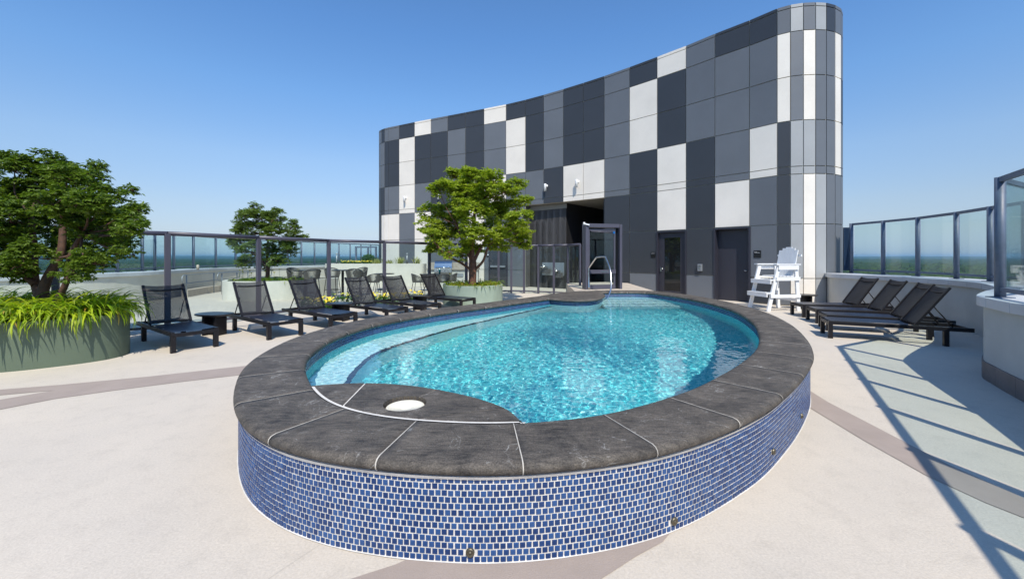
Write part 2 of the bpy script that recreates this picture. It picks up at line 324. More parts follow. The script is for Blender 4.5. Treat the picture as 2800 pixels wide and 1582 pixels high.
# ------------------------------------------------------------------ curves
def catmull(pts, closed=True, step=.05):
    n = len(pts); out_ = []
    rng = range(n) if closed else range(n - 1)
    for i in rng:
        if closed: p0, p1, p2, p3 = (pts[(i + k - 1) % n] for k in range(4))
        else: p0, p1, p2, p3 = (pts[max(0, min(n - 1, i + k - 1))] for k in range(4))
        p0, p1, p2, p3 = (Vector((p[0], p[1])) for p in (p0, p1, p2, p3))
        for k in range(24):
            t = k / 24; out_.append(.5 * ((2 * p1) + (p2 - p0) * t + (2 * p0 - 5 * p1 + 4 * p2 - p3) * t * t + (3 * p1 - p0 - 3 * p2 + p3) * t ** 3))
    if not closed: out_.append(Vector((pts[-1][0], pts[-1][1])))
    return resample(out_, closed, step)
def resample(pl, closed, step):
    q = list(pl) + ([pl[0]] if closed else [])
    acc = [0]
    for a, b in zip(q, q[1:]): acc.append(acc[-1] + (b - a).length)
    L = acc[-1]; n = max(3, round(L / step)); res = []; j = 0
    for i in range(n if closed else n + 1):
        s = L * i / n
        while j < len(acc) - 2 and acc[j + 1] < s: j += 1
        d = acc[j + 1] - acc[j]; res.append(q[j].lerp(q[j + 1], (s - acc[j]) / d if d else 0))
    return res
def offset(pl, d, closed=True):       # positive = to the left of travel
    n = len(pl); r = []
    for i, p in enumerate(pl):
        a = pl[(i - 1) % n] if closed else pl[max(i - 1, 0)]; b = pl[(i + 1) % n] if closed else pl[min(i + 1, n - 1)]
        t = (b - a).normalized(); r.append(p + Vector((-t.y, t.x)) * d)
    return r

# ================================================================== SETTING
POOL = [(-.27, 2.02), (.33, 2.07), (.92, 2.27), (1.6, 2.71), (2.16, 3.21), (2.7, 3.78), (3.22, 4.42), (3.78, 5.3), (4.33, 6.4), (4.8, 7.77), (5.0, 9.1), (5.0, 10.3),
        (4.83, 11.4), (4.5, 12.35), (3.95, 12.72), (3.3, 12.78), (2.6, 12.7), (1.98, 12.35), (1.33, 11.66), (.62, 10.78), (-.1, 9.93), (-.85, 9.05), (-1.6, 8.2), (-2.25, 7.3), (-2.66, 6.4), (-2.8, 5.45), (-2.7, 4.55), (-2.44, 3.75), (-1.95, 2.92), (-1.5, 2.43), (-.95, 2.14)]
POOL = [(x * (1 - .033 * min(1, max(0, (y - 3.2) / 2))), y * (1 - .033 * min(1, max(0, (y - 3.2) / 2)))) for x, y in POOL]
base = catmull(POOL, True, .0323)
NB = len(base)
print('pool samples', NB)
# right parapet, left parapet (inner faces)
PR = catmull([(1.6, -1.7), (3.3, .97), (4.27, 2.5), (5.24, 4.21), (5.66, 4.88), (5.95, 5.25), (6.8, 5.9), (7.5, 6.37), (8.1, 6.9), (8.85, 7.75), (9.3, 8.7), (9.55, 9.8), (9.55, 10.8), (9.35, 11.9), (9.6, 12.6)], False, .12)
PL = catmull([(-15.5, 5.5), (-14.3, 8.3), (-13.2, 10.4), (-12.5, 12.2), (-12.3, 13.6), (-12.5, 15), (-12.95, 16.5), (-13.2, 18), (-13.2, 19.6), (-12.95, 20.9), (-12.3, 22.3), (-11.6, 23.7), (-11, 25.2), (-10.5, 26.6), (-10, 28.2), (-9.5, 30.3)], False, .4)

# deck slab with the pool opening
import bmesh
def ring_mesh(name, outer, inner, z, m):
    bm = bmesh.new()
    es = []
    for lp in (outer, inner):
        vs = [bm.verts.new((p[0], p[1], z)) for p in lp]
        es += [bm.edges.new((vs[i], vs[(i + 1) % len(vs)])) for i in range(len(vs))]
    bmesh.ops.triangle_fill(bm, use_beauty=True, edges=es, normal=(0, 0, 1))
    for f in bm.faces:
        if f.normal.z < 0: f.normal_flip()
    me = bpy.data.meshes.new(name); bm.to_mesh(me); bm.free(); me.materials.append(m)
    o = bpy.data.objects.new(name, me); COL.objects.link(o); return o
outer = [(-16, -5), (1.9, -5)] + [tuple(p) for p in offset(PR, -.3, False)][::6] + [(11.5, 13.5), (12, 20), (4, 31.5)] + [tuple(p) for p in offset(PL, .3, False)][::-1][::3]
inner_hole = [tuple(p) for p in offset(base, .06)][::4]
deck = tag(ring_mesh('pool_deck', outer, inner_hole, 0, M['deck']), 'cream coated roof deck around the raised pool', kind='structure')

def sheet(name, poly, z, m, label):
    b = MB(); b.add([(p[0], p[1], z) for p in poly], [tuple(range(len(poly)))]); o = b.build(name, m, kind='structure', label=label)
    if o.data.polygons[0].normal.z < 0: o.data.flip_normals()
    return o
def A2(l, ox, oy, s): return [at(ox + x / s, oy + y / s) for x, y in l]
up = A2([(0, 1183), (600, 1135), (1500, 1050), (2500, 940)], 0, 740, 3.637)
lo = A2([(2400, 1035), (1800, 1105), (1100, 1195), (540, 1275), (0, 1380)], 0, 740, 3.637)
mid = A2([(0, 1283), (535, 1190), (0, 1238)], 0, 740, 3.637)
def ext(a, b, k): return b + (b - a) * k
rb = [p.to_2d() for p in up]; inn_end = [Vector((-2.2, 4.2)), Vector((-2.2, 3.9))]
e0 = ext(rb[1], rb[0], .9); l2 = [p.to_2d() for p in lo]; m2 = [p.to_2d() for p in mid]
sheet('painted_band', [e0] + rb + [Vector((-2.3, 4.35)), Vector((-2.3, 4.0))] + l2 + [ext(l2[3], l2[4], 1.2), ext(m2[1], m2[0], 1.2)] + m2 + [ext(m2[1], m2[2], .9)], .004, M['band'], 'taupe painted band forking at its left end')
sheet('painted_band', [(.1, 2.4), (-.42, 2.12), (-.57, 2.01), (-.755, 1.92), (-1.1, 1.72), (-1.7, 1.25), (-2.3, .5), (-2.6, -.6), (-1.9, -.6), (-1.3, .4), (-.7, 1.1), (.42, 1.92), (.62, 2.06), (.8, 2.17), (1.2, 2.6)], .004, M['band'], 'taupe painted band passing under the near end of the pool')
upr = [at(2211, 1066), at(2265.6, 1100), at(2431, 1186), at(2597, 1272), at(2800, 1361.7)]
lor = [at(2800, 1416), at(2696, 1375), at(2530.6, 1298.7), at(2365, 1206), at(2208, 1111)]
sheet('painted_band', [Vector((2.9, 4.75))] + upr + [ext(upr[3], upr[4], .7), Vector((4.3, 1.8)), ext(lor[1], lor[0], .7)] + lor + [Vector((2.7, 4.3))], .004, M['band'], 'taupe painted band leaving the right side of the pool')
b = MB(); jl = [at(873, 1488, .004), at(800, 1536, .004), at(732, 1582, .004), at(600, 1668, .004)]
b.strip([p + Vector((.003, .004, 0)) for p in jl], [p - Vector((.003, .004, 0)) for p in jl]); b.build('deck_joint', M['joint'], kind='structure')

# ------------------------------------------------------------------ the pool
pool = thing('swimming_pool', 'raised oval swimming pool with dark slate rim and blue mosaic wall', 'swimming pool')
TOP, BOT = .502, .43
WAT = .352
b = MB(); b.strip([bare(p, -.02) for p in offset(base, .004)], [bare(p, BOT + .02) for p in offset(base, .004)], True)
b.build('grout_wall', M['white_mortar'], pool)
b = MB(); a1, a2 = offset(base, -.006), offset(base, .006)
jit = [(.004 * noise.noise(Vector((p.x * 3, p.y * 3, 0)))) for p in base]
b.strip([bare(p, .0 + .006) for p in offset(base, -.006)], [bare(p, .008 + abs(j) * 1.2) for p, j in zip(a2, jit)], True)
b.strip([bare(p, BOT - .014 - j) for p, j in zip(offset(base, -.006), jit)], [bare(p, BOT + .004) for p in offset(base, -.016)], True)
b.build('mortar_bead', M['white_mortar'], pool)
# mosaic: tile 26 mm on a 30.6 mm pitch
tsz = .0264; rows = 13; zt0 = .004; ph = .0322
tb = MB(); h = tsz / 2; k_ = .0025; t_ = .0035
tb.add([(-h, 0, -h), (h, 0, -h), (h, 0, h), (-h, 0, h), (-h + k_, -t_, -h + k_), (h - k_, -t_, -h + k_), (h - k_, -t_, h - k_), (-h + k_, -t_, h - k_)],
       [(4, 5, 6, 7), (0, 1, 5, 4), (1, 2, 6, 5), (2, 3, 7, 6), (3, 0, 4, 7)])
tmesh = tb.mesh('tile', M['tile'])
tiles = []
holes = [at(1291, 1512, .06), at(1834, 1416, .06), at(2116, 1232, .12), at(2190, 1136, .12)]
for r in range(rows):
    for i in range(NB):
        a, c = base[i], base[(i + 1) % NB]
        sheetn = i // 12
        p = a.lerp(c, .5 if r % 2 else 0.0); t = (c - a).normalized(); nrm = Vector((t.y, -t.x))
        rr_ = random.Random(sheetn * 13)
        dz = (rr_.random() - .5) * .0022 + (rnd.random() - .5) * .0022; dx = (rr_.random() - .5) * .003 + (rnd.random() - .5) * .0016
        z = zt0 + ph * (r + .5) + dz
        c3 = Vector((p.x + t.x * dx, p.y + t.y * dx, z)) - Vector((nrm.x, nrm.y, 0)) * .003
        rz = math.atan2(t.y, t.x) + (rnd.random() - .5) * .02; ry = (rnd.random() - .5) * .045
        tiles.append((c3, rz, ry, (c3 - Vector((0, 0, CH))).length + (0 if nrm.dot(-p) > 0 else 50)))
tiles = [t for t in tiles if all((t[0].to_2d() - hh.to_2d()).length > .03 or abs(t[0].z - hh.z) > .022 for hh in [Vector((x.x, x.y, x.z)) for x in holes])]
tiles.sort(key=lambda t: t[3])
for c3, rz, ry, _ in tiles[:300]:
    o = bpy.data.objects.new('tile', tmesh); COL.objects.link(o); o.parent = pool; o.location = c3; o.rotation_euler = (0, ry, rz)
b = MB(); V0 = [Vector(v.co) for v in tmesh.vertices]; F0 = [tuple(p.vertices) for p in tmesh.polygons]
for c3, rz, ry, _ in tiles[300:]:
    mt = Matrix.Rotation(rz, 3, 'Z') @ Matrix.Rotation(ry, 3, 'Y'); b.add([mt @ v + c3 for v in V0], F0)
b.build('mosaic_tiles', M['tile'], pool, kind='stuff')
# coping stones
prof = [(.02, BOT - .003), (-.012, .438), (-.024, .450), (-.03, .466), (-.026, .482), (-.012, .495), (.012, TOP), (.12, TOP), (.25, TOP), (.37, TOP), (.45, TOP), (.472, .495), (.486, .482), (.49, .466), (.484, .450), (.472, .438), (.44, BOT - .003)]
offs = {s: offset(base, s) for s in set(p[0] for p in prof)}
lens = NB * .0323; nst = round(lens / .73); per = NB / nst
start = min(range(NB), key=lambda i: (base[i] - Vector((.06, 2.03))).length)
NS = 14
for k in range(nst):
    i0 = start + k * per; gap = .0036 / .0323
    b = MB(); vs = []; dz = rnd.random() * .0016; bend = (rnd.random() - .5) * .8
    for j in range(NS + 1):
        x = i0 + gap + (per - 2 * gap) * j / NS; i = int(math.floor(x)); f = x - i
        for s, z in prof:
            a = offs[s][i % NB]; c = offs[s][(i + 1) % NB]; q = a.lerp(c, f); vs.append((q.x, q.y, z + dz))
    m = len(prof)
    fs = [(j * m + i, (j + 1) * m + i, (j + 1) * m + (i + 1) % m, j * m + (i + 1) % m) for j in range(NS) for i in range(m)]
    b.add(vs, fs, True); b.f += [tuple(range(m)), tuple(NS * m + i for i in range(m))[::-1]]; b.sm += [False, False]
    b.build('coping_stone', M['slate'], pool)
b = MB(); gp = [(s + (.004 if s < .1 else -.004), z - .0007 if z > .46 else z + .002) for s, z in prof]
go = [offset(base, s) for s, z in gp]
for j in range(len(gp) - 1): b.strip([bare(p, gp[j][1]) for p in go[j]], [bare(p, gp[j + 1][1]) for p in go[j + 1]], True)
b.build('coping_grout', M['white_mortar'], pool)
rj = random.Random(4); M['pointing'] = mat('pale_pointing', (.50, .46, .40), .9, var=.25, vscale=14)
for k in range(nst):                      # pointing between the stones, a hair proud of them
    x = start + k * per; wdt = (.0028 + .0012 * rj.random()) / .0323; rows_ = []
    for sgn in (-1, 1):
        xx = x + sgn * wdt; i = int(math.floor(xx)); f = xx - i
        rows_.append([Vector((*offs[s][i % NB].lerp(offs[s][(i + 1) % NB], f), z)) for s, z in prof])
    cen = Vector((*((rows_[0][8] + rows_[1][8]) / 2).to_2d(), TOP - .03))
    for rw in rows_:
        for q in range(len(rw)): rw[q] = rw[q] + (Vector((0, 0, .0024)) if 3 < q < 13 else Vector((0, 0, 0))) + ((offs[-.03][int(x) % NB] - offs[.25][int(x) % NB]).normalized().to_3d() * (.002 if q < 6 else -.002 if q > 10 else 0))
    MB().strip(rows_[0], rows_[1], False, True).build('joint_pointing', M['pointing'], pool)
# flat slate ledge in the near left corner of the pool
inn = offset(base, .49)
LZ = TOP + .001
wat_edge = catmull([at(u, v, LZ).to_2d() for u, v in ((826, 1058), (835, 1056), (910, 1049.5), (1002, 1046.5), (1102, 1051.5), (1196, 1064.4), (1295, 1085.8), (1377, 1114), (1418, 1145), (1440, 1172))], False, .03)
iL = min(range(NB), key=lambda i: (inn[i] - wat_edge[0]).length); iR = min(range(NB), key=lambda i: (inn[i] - wat_edge[-1]).length)
seq = []; i = iL
while True:
    seq.append(inn[i % NB]);
    if i % NB == iR: break
    i += 1
seq = offset(seq, .003, False)
def near(pl, p): return min(range(len(pl)), key=lambda i: (pl[i] - p).length)
J = [((1003.5, 1046.5), (914, 1114.7)), ((1196, 1064.4), (1013, 1144)), ((1377, 1114), (1124, 1161))]
hc = at(1107.5, 1101.5, LZ).to_2d(); hr = .146
cuts = [(0, 0, None)] + [(near(wat_edge, at(*a, LZ).to_2d()), near(seq, at(*c, LZ).to_2d()), None) for a, c in J] + [(len(wat_edge) - 1, len(seq) - 1, None)]
GL = .0036
def joint_line(ci, side):      # from water side to rim side; side -1 left stone, +1 right stone
    a = wat_edge[cuts[ci][0]]; c = seq[cuts[ci][1]]; d = (c - a).normalized(); nn = Vector((-d.y, d.x)) * GL * side * (1.7 if ci == 1 else 1)
    a, c = a + nn, c + nn
    if ci != 2: return [a, c]
    tca = (hc - a).dot(d); perp = hc - (a + d * tca); hh = math.sqrt(max(0, hr * hr - perp.length_squared))
    pe = a + d * (tca - hh); px = a + d * (tca + hh)
    g0 = math.atan2(*(pe - hc).yx); g1 = math.atan2(*(px - hc).yx)
    if side > 0:
        while g1 < g0: g1 += 2 * math.pi
        while g1 - g0 > 1.5 * math.pi: g1 -= 2 * math.pi
    mm = []
    # walk the arc that bulges into this stone
    sgn = 1 if (Vector((-d.y, d.x)) * side).dot(Vector((math.cos((g0 + g1) / 2), math.sin((g0 + g1) / 2)))) > 0 else -1
    if sgn < 0: g1 = g1 - 2 * math.pi if g1 > g0 else g1 + 2 * math.pi
    for k in range(17):
        g = g0 + (g1 - g0) * k / 16; mm.append(hc + Vector((math.cos(g), math.sin(g))) * hr)
    return [a] + mm + [c]
d01 = (seq[cuts[1][1]] - wat_edge[cuts[1][0]]); left_is = 1 if Vector((-d01.y, d01.x)).x < 0 else -1
for k in range(4):
    w = wat_edge[cuts[k][0]:cuts[k + 1][0] + 1]; s_ = seq[cuts[k][1]:cuts[k + 1][1] + 1]
    poly = []
    if k > 0: poly += joint_line(k, -left_is)[::-1]; poly += w[1:-1] if k < 3 else w[1:]
    else: poly += w[:-1]
    if k < 3: poly += joint_line(k + 1, left_is)
    if k < 3: poly += s_[1:-1][::-1]
    else: poly += s_[1:-1][::-1]
    b = MB(); b.prism(poly, LZ - .06, LZ); o = b.build('ledge_slab', M['slate'], pool)
    bm = bmesh.new(); bm.from_mesh(o.data); bmesh.ops.recalc_face_normals(bm, faces=bm.faces); bm.to_mesh(o.data); bm.free()
b = MB(); wi = [p for p in wat_edge][2:-2]; si = offset(seq, -.02, False); 
sin = [p for p in si]
ll = resample(wi, False, .03); 
n_ = len(ll); s2 = resample(sin, False, sum((q - p).length for p, q in zip(sin, sin[1:])) / (n_ - 1)); n_ = min(n_, len(s2))
inset = offset(ll, -.008 if offset(ll, .1, False)[5].y > ll[5].y else .008, False)
# ledge support with the skimmer well
ang = [2 * math.pi * k / 40 for k in range(40)]
well = [hc + Vector((math.cos(g), math.sin(g))) * hr for g in ang]
polyo = inset + sin[::-1]
gm = ring_mesh('ledge_grout', [tuple(p) for p in polyo], [tuple(p) for p in well], LZ - .003, M['white_mortar']); gm.parent = pool
b = MB(); b.strip([bare(p, LZ - .002) for p in well], [bare(p, LZ - .06) for p in well], True); b.build('skimmer_well', mat('well_brown', (.10, .08, .055), .8, var=.4, vscale=30), pool)  # mottled dark brown lining around the lid
b = MB(); b.strip([bare(p, LZ - .06) for p in inset], [bare(p, -.82) for p in inset]); b.build('ledge_wall', M['plaster'], pool)
lc = (hc.x + .004, hc.y - .006, LZ - .05)
b = MB(); b.lathe([(.0, .012), (.03, .011), (.033, .016), (.108, .018), (.112, .03), (.128, .03), (.132, .022), (.132, -.01)], lc, 40); b.build('skimmer_lid', M['lid'], pool)
# shell
iw = offset(base, .46)
b = MB(); b.strip([bare(p, BOT + .004) for p in iw], [bare(p, -.8) for p in iw], True); b.prism([tuple(p) for p in iw[::3]], -.86, -.8); b.build('pool_shell', M['plaster'], pool)
# bench on the left, edged with a dark tile line
BZ = -.10
def through(u, v, z):                  # where the line of sight meets height z after bending at the water
    p = at(u, v, WAT); d = (p - Vector((0, 0, CH))).normalized(); h = Vector((d.x, d.y)); si = h.length / 1.33; h.normalize(); return p.to_2d() + h * ((WAT - z) * si / math.sqrt(1 - si * si))
bl = [through(800 + x / 3.637, 760 + y / 3.637, BZ) for x, y in ((540, 1045), (620, 930), (740, 810), (870, 730), (1090, 650), (1290, 590), (1600, 500), (2000, 405), (2546, 285))]
bl = [Vector((bl[0].x + .15, bl[0].y - .8)), Vector((bl[0].x + .03, bl[0].y - .3))] + bl + [Vector((1.5, 10.6))]
bl = catmull(bl, False, .08)
js = near(iw, bl[0]); je = near(iw, Vector((.9, 10.6)))
wl = []; i = je
while True:
    wl.append(iw[i % NB])
    if i % NB == js: break
    i += 1
b = MB(); b.prism([tuple(p) for p in bl] + [tuple(p) for p in wl[1:-1:3]], -.79, BZ); b.build('bench', M['plaster_light'], pool)
b = MB(); b.strip([bare(p, BZ + .004) for p in offset(bl, -.035, False)], [bare(p, BZ + .004) for p in offset(bl, .035, False)]); b.strip([bare(p, BZ) for p in offset(bl, -.004, False)], [bare(p, BZ - .07) for p in offset(bl, -.004, False)]); b.build('edge_tile_line', M['navy'], pool)
# steps at the far end
for k in range(4):
    y0 = 11.75 - .36 * (k + 1)
    b = MB(); b.prism([(2.35, y0), (4.6, y0 + .05), (4.6, 12.2), (2.35, 12.2)], -.79 - .002 * k, .16 - .17 * k); b.build('step', M['plaster_light'], pool)
    b = MB(); b.box((3.5, y0 + .03, .16 - .17 * k + .003), (2.1, .04, .006)); b.build('step_nosing', M['tile'], pool)
# waterline mosaic
iw2 = resample(offset(base, .456), True, .0305); n2 = len(iw2)
b = MB()
for r in range(4):
    for i in range(n2):
        a, c = iw2[i], iw2[(i + 1) % n2]; p = (a + c) / 2; t = (c - a).normalized(); rz = math.atan2(t.y, t.x) + math.pi
        mt = Matrix.Rotation(rz, 3, 'Z'); z = BOT - .014 - r * .0305
        b.add([mt @ v + Vector((p.x, p.y, z)) + Vector((-t.y, t.x, 0)) * .006 for v in V0], F0)
b.build('waterline_tiles', M['tile'], pool, kind='stuff')
b = MB(); b.strip([bare(p, BOT) for p in offset(base, .461)], [bare(p, BOT - .16) for p in offset(base, .461)], True); b.build('waterline_grout', mat('grey_blue_grout', (.45, .5, .52), .8), pool)
# wide slate landing at the far left of the pool
pen = catmull([(x * .967, y * .967) for x, y in ((.72, 10.95), (1.0, 10.35), (1.55, 10.02), (2.05, 10.2), (2.42, 10.85), (2.6, 11.5), (2.58, 12.3), (2.1, 12.6), (1.5, 12.0))], True, .1)
pc = sum(pen, Vector((0, 0))) / len(pen)
b = MB(); lv = []
for s, z in ((.06, .43), (0, .442), (-.012, .463), (.0, .486), (.03, .500), (.06, .506)): lv.append([bare(p, z) for p in offset(pen, s)])
for l1, l2_ in zip(lv, lv[1:]): b.strip(l1, l2_, True)
b.f.append(tuple(len(b.v) - len(pen) + i for i in range(len(pen)))); b.sm.append(False)
b.build('landing_slab', M['slate'], pool)
b = MB(); b.strip([bare(p, .27) for p in offset(pen, .07)], [bare(p, -.8) for p in offset(pen, .07)], True); b.build('landing_wall', M['plaster_light'], pool)
b = MB(); pw_ = resample(offset(pen, .064), True, .0305)
for r in range(6):
    for i in range(len(pw_)):
        a, c = pw_[i], pw_[(i + 1) % len(pw_)]; p = (a + c) / 2; t = (c - a).normalized(); mt = Matrix.Rotation(math.atan2(t.y, t.x), 3, 'Z'); b.add([mt @ v + Vector((p.x, p.y, .425 - r * .0305)) for v in V0], F0)
b.build('landing_tiles', M['tile'], pool, kind='stuff')
b = MB(); b.strip([bare(p, .45) for p in offset(pen, .067)], [bare(p, .25) for p in offset(pen, .067)], True); b.build('landing_grout', M['white_mortar'], pool)
# wall fittings
for hp in holes:
    i = near(base, hp.to_2d()); a, c = base[i], base[(i + 1) % NB]; t = (c - a).normalized(); nrm = Vector((t.y, -t.x, 0))
    fo = MB().lathe([(.0, .013), (.005, .013), (.006, .009), (.013, .009), (.016, .012), (.021, .010), (.022, 0)], (0, 0, 0), 20).build('wall_fitting', M['brass'], pool)
    fo.rotation_mode = 'QUATERNION'; fo.rotation_quaternion = nrm.to_track_quat('Z', 'Y'); fo.location = Vector((a.x, a.y, hp.z)) + nrm * .002
# depth markers on the waterline
for (mu, mv), txt in (((1504, 821), '4'), ((862, 992), '4'), ((1925, 832), '4')):
    i = near(offset(base, .44), at(mu, mv, .36).to_2d()); q = offset(base, .449)[i]; a, c = base[i], base[(i + 1) % NB]; t = (c - a).normalized(); ang_ = math.atan2(t.y, t.x)
    mk = MB().box((0, 0, 0), (.15, .006, .075)).build('depth_marker', M['white_mortar'], pool, loc=(q.x, q.y, .385)); mk.rotation_euler = (0, 0, ang_ + math.pi)
    for s_, dx_, sz in ((txt, -.035, .07), ('FT', .03, .035)):
        lettering(s_, sz, M['inkb'], mk, (dx_, -.0045, 0), 'number', 'CENTER', 'CENTER')

# water
def inside0(poly, p):
    c = False; n = len(poly)
    for i in range(n):
        a, d = poly[i], poly[(i + 1) % n]
        if (a[1] > p[1]) != (d[1] > p[1]) and p[0] < (d[0] - a[0]) * (p[1] - a[1]) / (d[1] - a[1]) + a[0]: c = not c
    return c
def watermat():
    m = bpy.data.materials.new('pool_water'); m.use_nodes = True; p = m.node_tree.nodes['Principled BSDF']
    p.inputs['Transmission Weight'].default_value = 1; p.inputs['Roughness'].default_value = 0; p.inputs['IOR'].default_value = 1.33
    p.inputs['Base Color'].default_value = (.86, .995, 1, 1); return m
nx, ny = 420, 540; xs = [-3.0 + 8.2 * i / nx for i in range(nx + 1)]; ys = [2.2 + 10.7 * i / ny for i in range(ny + 1)]
wv = []; NZ = noise.noise
for y in ys:
    for x in xs:
        k = .55 + .45 * NZ(Vector((x * .45, y * .45, 9)))
        wv.append((x, y, WAT + k * (.0050 * NZ(Vector((x * 2.0, y * 2.8, 0))) + .0030 * NZ(Vector((x * 11, y * 13.5, 5))) + .0027 * NZ(Vector((x * 23, y * 25, 2))))))
K = nx + 1; ob = [tuple(p) for p in offset(base, .43)[::6]]; w_ = MB()
sel = []
for j in range(ny):                       # row by row crossing test
    yc = (ys[j] + ys[j + 1]) / 2; cr = []
    for q in range(len(ob)):
        a, d = ob[q], ob[(q + 1) % len(ob)]
        if (a[1] > yc) != (d[1] > yc): cr.append((d[0] - a[0]) * (yc - a[1]) / (d[1] - a[1]) + a[0])
    cr.sort()
    for i in range(nx):
        xc = (xs[i] + xs[i + 1]) / 2
        if sum(1 for c in cr if c < xc) % 2: sel.append((j * K + i, j * K + i + 1, (j + 1) * K + i + 1, (j + 1) * K + i))
w_.add(wv, sel, True)
wo = tag(w_.build('pool_water', watermat()), 'clear turquoise rippled water', kind='structure')
wo.cycles.is_caustics_caster = True; sd.cycles.is_caustics_light = True
for o in pool.children:
    if o.name.split('.')[0] in ('pool_shell', 'bench', 'step', 'ledge_wall', 'landing_wall', 'edge_tile_line', 'step_nosing'): o.cycles.is_caustics_receiver = True

# ------------------------------------------------------------------ landing and gate
b = MB(); b.prism([(1.95, 12.72), (4.45, 12.6), (4.75, 16.7), (3.96, 17.4), (2.2, 16.7)], .0, .445)
tag(b.build('gate_landing', M['landing'], kind='structure', bevel=.02), 'pale raised landing under the gate')

# ------------------------------------------------------------------ the clad building
U = [1037, 1043, 1051.3, 1062.9, 1091.3, 1133.5, 1177.9, 1224, 1272.4, 1323.5, 1383.4, 1436.4, 1486.4, 1540, 1594.9, 1652.2, 1721.4, 1796.9, 1875.6, 1954.8, 2049.3, 2125, 2161.4, 2197, 2230.4, 2260, 2284, 2300]
DD = [25.26, 25.01, 24.79, 24.58, 24.19, 23.62, 23.08, 22.56, 22.03, 21.49, 20.88, 20.27, 19.65, 18.98, 18.3, 17.61, 16.78, 15.92, 15.09, 14.27, 13.46, 12.82, 12.63, 12.53, 12.5, 12.53, 12.64, 12.82]
FP = [ray(u, d).to_2d() for u, d in zip(U, DD)]
NF = len(FP)
FP += [FP[-1] + Vector((.26, .25)), FP[-1] + Vector((.44, .56)), FP[-1] + Vector((.52, .9))]
FP = [FP[0] + Vector((-.02, .9)), FP[0] + Vector((-.08, .56)), FP[0] + Vector((-.10, .24))] + FP
S0 = 3
C = ['M M M D D D D', 'D M M D W W W', 'M D D M W W W', 'M D D M W W W', 'D W W W M M M', 'W D D M W W W', 'M D D D M M M', 'D M M M M M M', 'D D D M W W W', 'W M M W M M M',
     'D W W M M M M', 'D D D M - - -', 'M M M D - - -', 'D D D W - - -', 'D D D W - - -', 'M M M M D D D', 'D W W D D D M', 'W D D W W - -', 'M M M D D D M', 'D M M M W - -', 'D M M W M M D',
     'M W W D D D M', 'L M M L L L W', 'M W W L W W W', 'L M M M L L L', 'D M M M M M M', 'M W W W M M D']
C = [c.split() for c in C]; C = ['M M M D D D D'.split(), 'M M M D D D D'.split(), 'M D M D M D D'.split()] + C + ['M M D M M M D'.split(), 'D M M M D M M'.split(), 'M M M D M M M'.split()]
RZ = [(8.44, 9.17), (7.07, 8.44), (5.70, 7.07), (4.29, 5.70), (2.52, 4.05), (.85, 2.52), (.02, .85)]
bld = thing('clad_building', 'tall curved building clad in checkered grey and white panels', 'building')
G = .013; TH = .035
def outn(a, c): t = (c - a).normalized(); return Vector((t.y, -t.x)), t
def panel(a, c, z0, z1, m, col, name='panel'):
    n, t = outn(a, c); a2, c2 = a + t * G, c - t * G; p = MB()
    p.prism([a2, c2, c2 - n * TH, a2 - n * TH], z0 + G, z1 - G); return p.build(name, m, bld)
core = MB()
for i in range(len(FP) - 1):
    a, c = FP[i], FP[i + 1]; n, t = outn(a, c); ci = C[i]
    for r, (z0, z1) in enumerate(RZ):
        if ci[r] == '-': continue
        panel(a, c, z0, z1, M[ci[r]], i)
        if r == 0: panel(a, c, 9.17, 9.285, M[ci[0]], i, 'cap_panel')
        if r == 3: panel(a, c, 4.05, 4.29, M[ci[3]], i)
    zb = 0.0 if ci[4] != '-' and ci[5] != '-' else (4.05 if ci[4] == '-' else 2.5)
    q = [a - n * (TH - .004), c - n * (TH - .004), c - n * .25, a - n * .25]
    core.prism(q, zb, 9.27)
core.build('wall', M['joint'], bld)
back = [FP[-1], FP[-1] + Vector((.3, 3)), Vector((9, 24)), Vector((-3, 32)), FP[0] + Vector((0, 3)), FP[0]]
b = MB()
for a, c in zip(back, back[1:]): b.prism([a, c, c + Vector((0, -.2)), a + Vector((0, -.2))], 0, 9.27)
b.build('rear_wall', M['M'], bld)
b = MB(); poly = [tuple(p - Vector((0, -.1))) for p in FP] + [tuple(p) for p in back[1:-1]]
b.add([(p[0], p[1], 9.1) for p in poly], [tuple(range(len(poly)))]); b.build('roof', M['grey_wall'], bld)
# alcove in the facade between column 11 and 15
a11, a15 = FP[S0 + 11], FP[S0 + 15]
w1, w2, w3, w4 = Vector((.9, 20.62)), Vector((2.545, 19.28)), Vector((5.2, 22.3)), Vector((6.6, 20.4))
nc = 6
for k in range(nc):
    p, q = w1.lerp(w2, k / nc), w1.lerp(w2, (k + 1) / nc); n, t = outn(p, q)
    for z0, z1 in ((.02, .85), (.85, 3.2), (3.2, 3.80)):
        MB().prism([p + t * .004, q - t * .004, q - t * .004 - n * .02, p + t * .004 - n * .02], z0 + .003, z1 - .003).build('panel', M['alcove'], bld)
b = MB(); b.prism([w1, w2, w2 + Vector((-.02, .2)), w1 + Vector((0, .2))], 0, 3.8); b.prism([a11 + Vector((.02, .03)), w1 + Vector((.0, 0)), w1 + Vector((-.2, .3)), a11 + Vector((-.2, .3))], 0, 4.04)
b.build('alcove_wall', M['alcove'], bld); b = MB(); b.prism([w2 + Vector((.02, .02)), w3, w3 + Vector((-.2, .2)), w2 + Vector((-.1, .2))], 0, 4.04); b.prism([w3, w4, w4 + Vector((.2, .2)), w3 + Vector((0, .3))], 0, 4.04)
b.prism([a15 + Vector((.03, .25)), w4, w4 + Vector((.2, 0)), a15 + Vector((.3, .15))], 0, 4.04)
b.build('entry_wall', mat('black_entry_shade', (.018, .018, .02), .4), bld)  # near-black colour puts the recess shade into the deep walls
b = MB(); b.prism([w1 + Vector((0, -.03)), w2 + Vector((.02, -.05)), w2 + Vector((.1, .2)), w1 + Vector((0, .3))], 3.802, 4.03); b.build('alcove_beam', M['soffit'], bld)
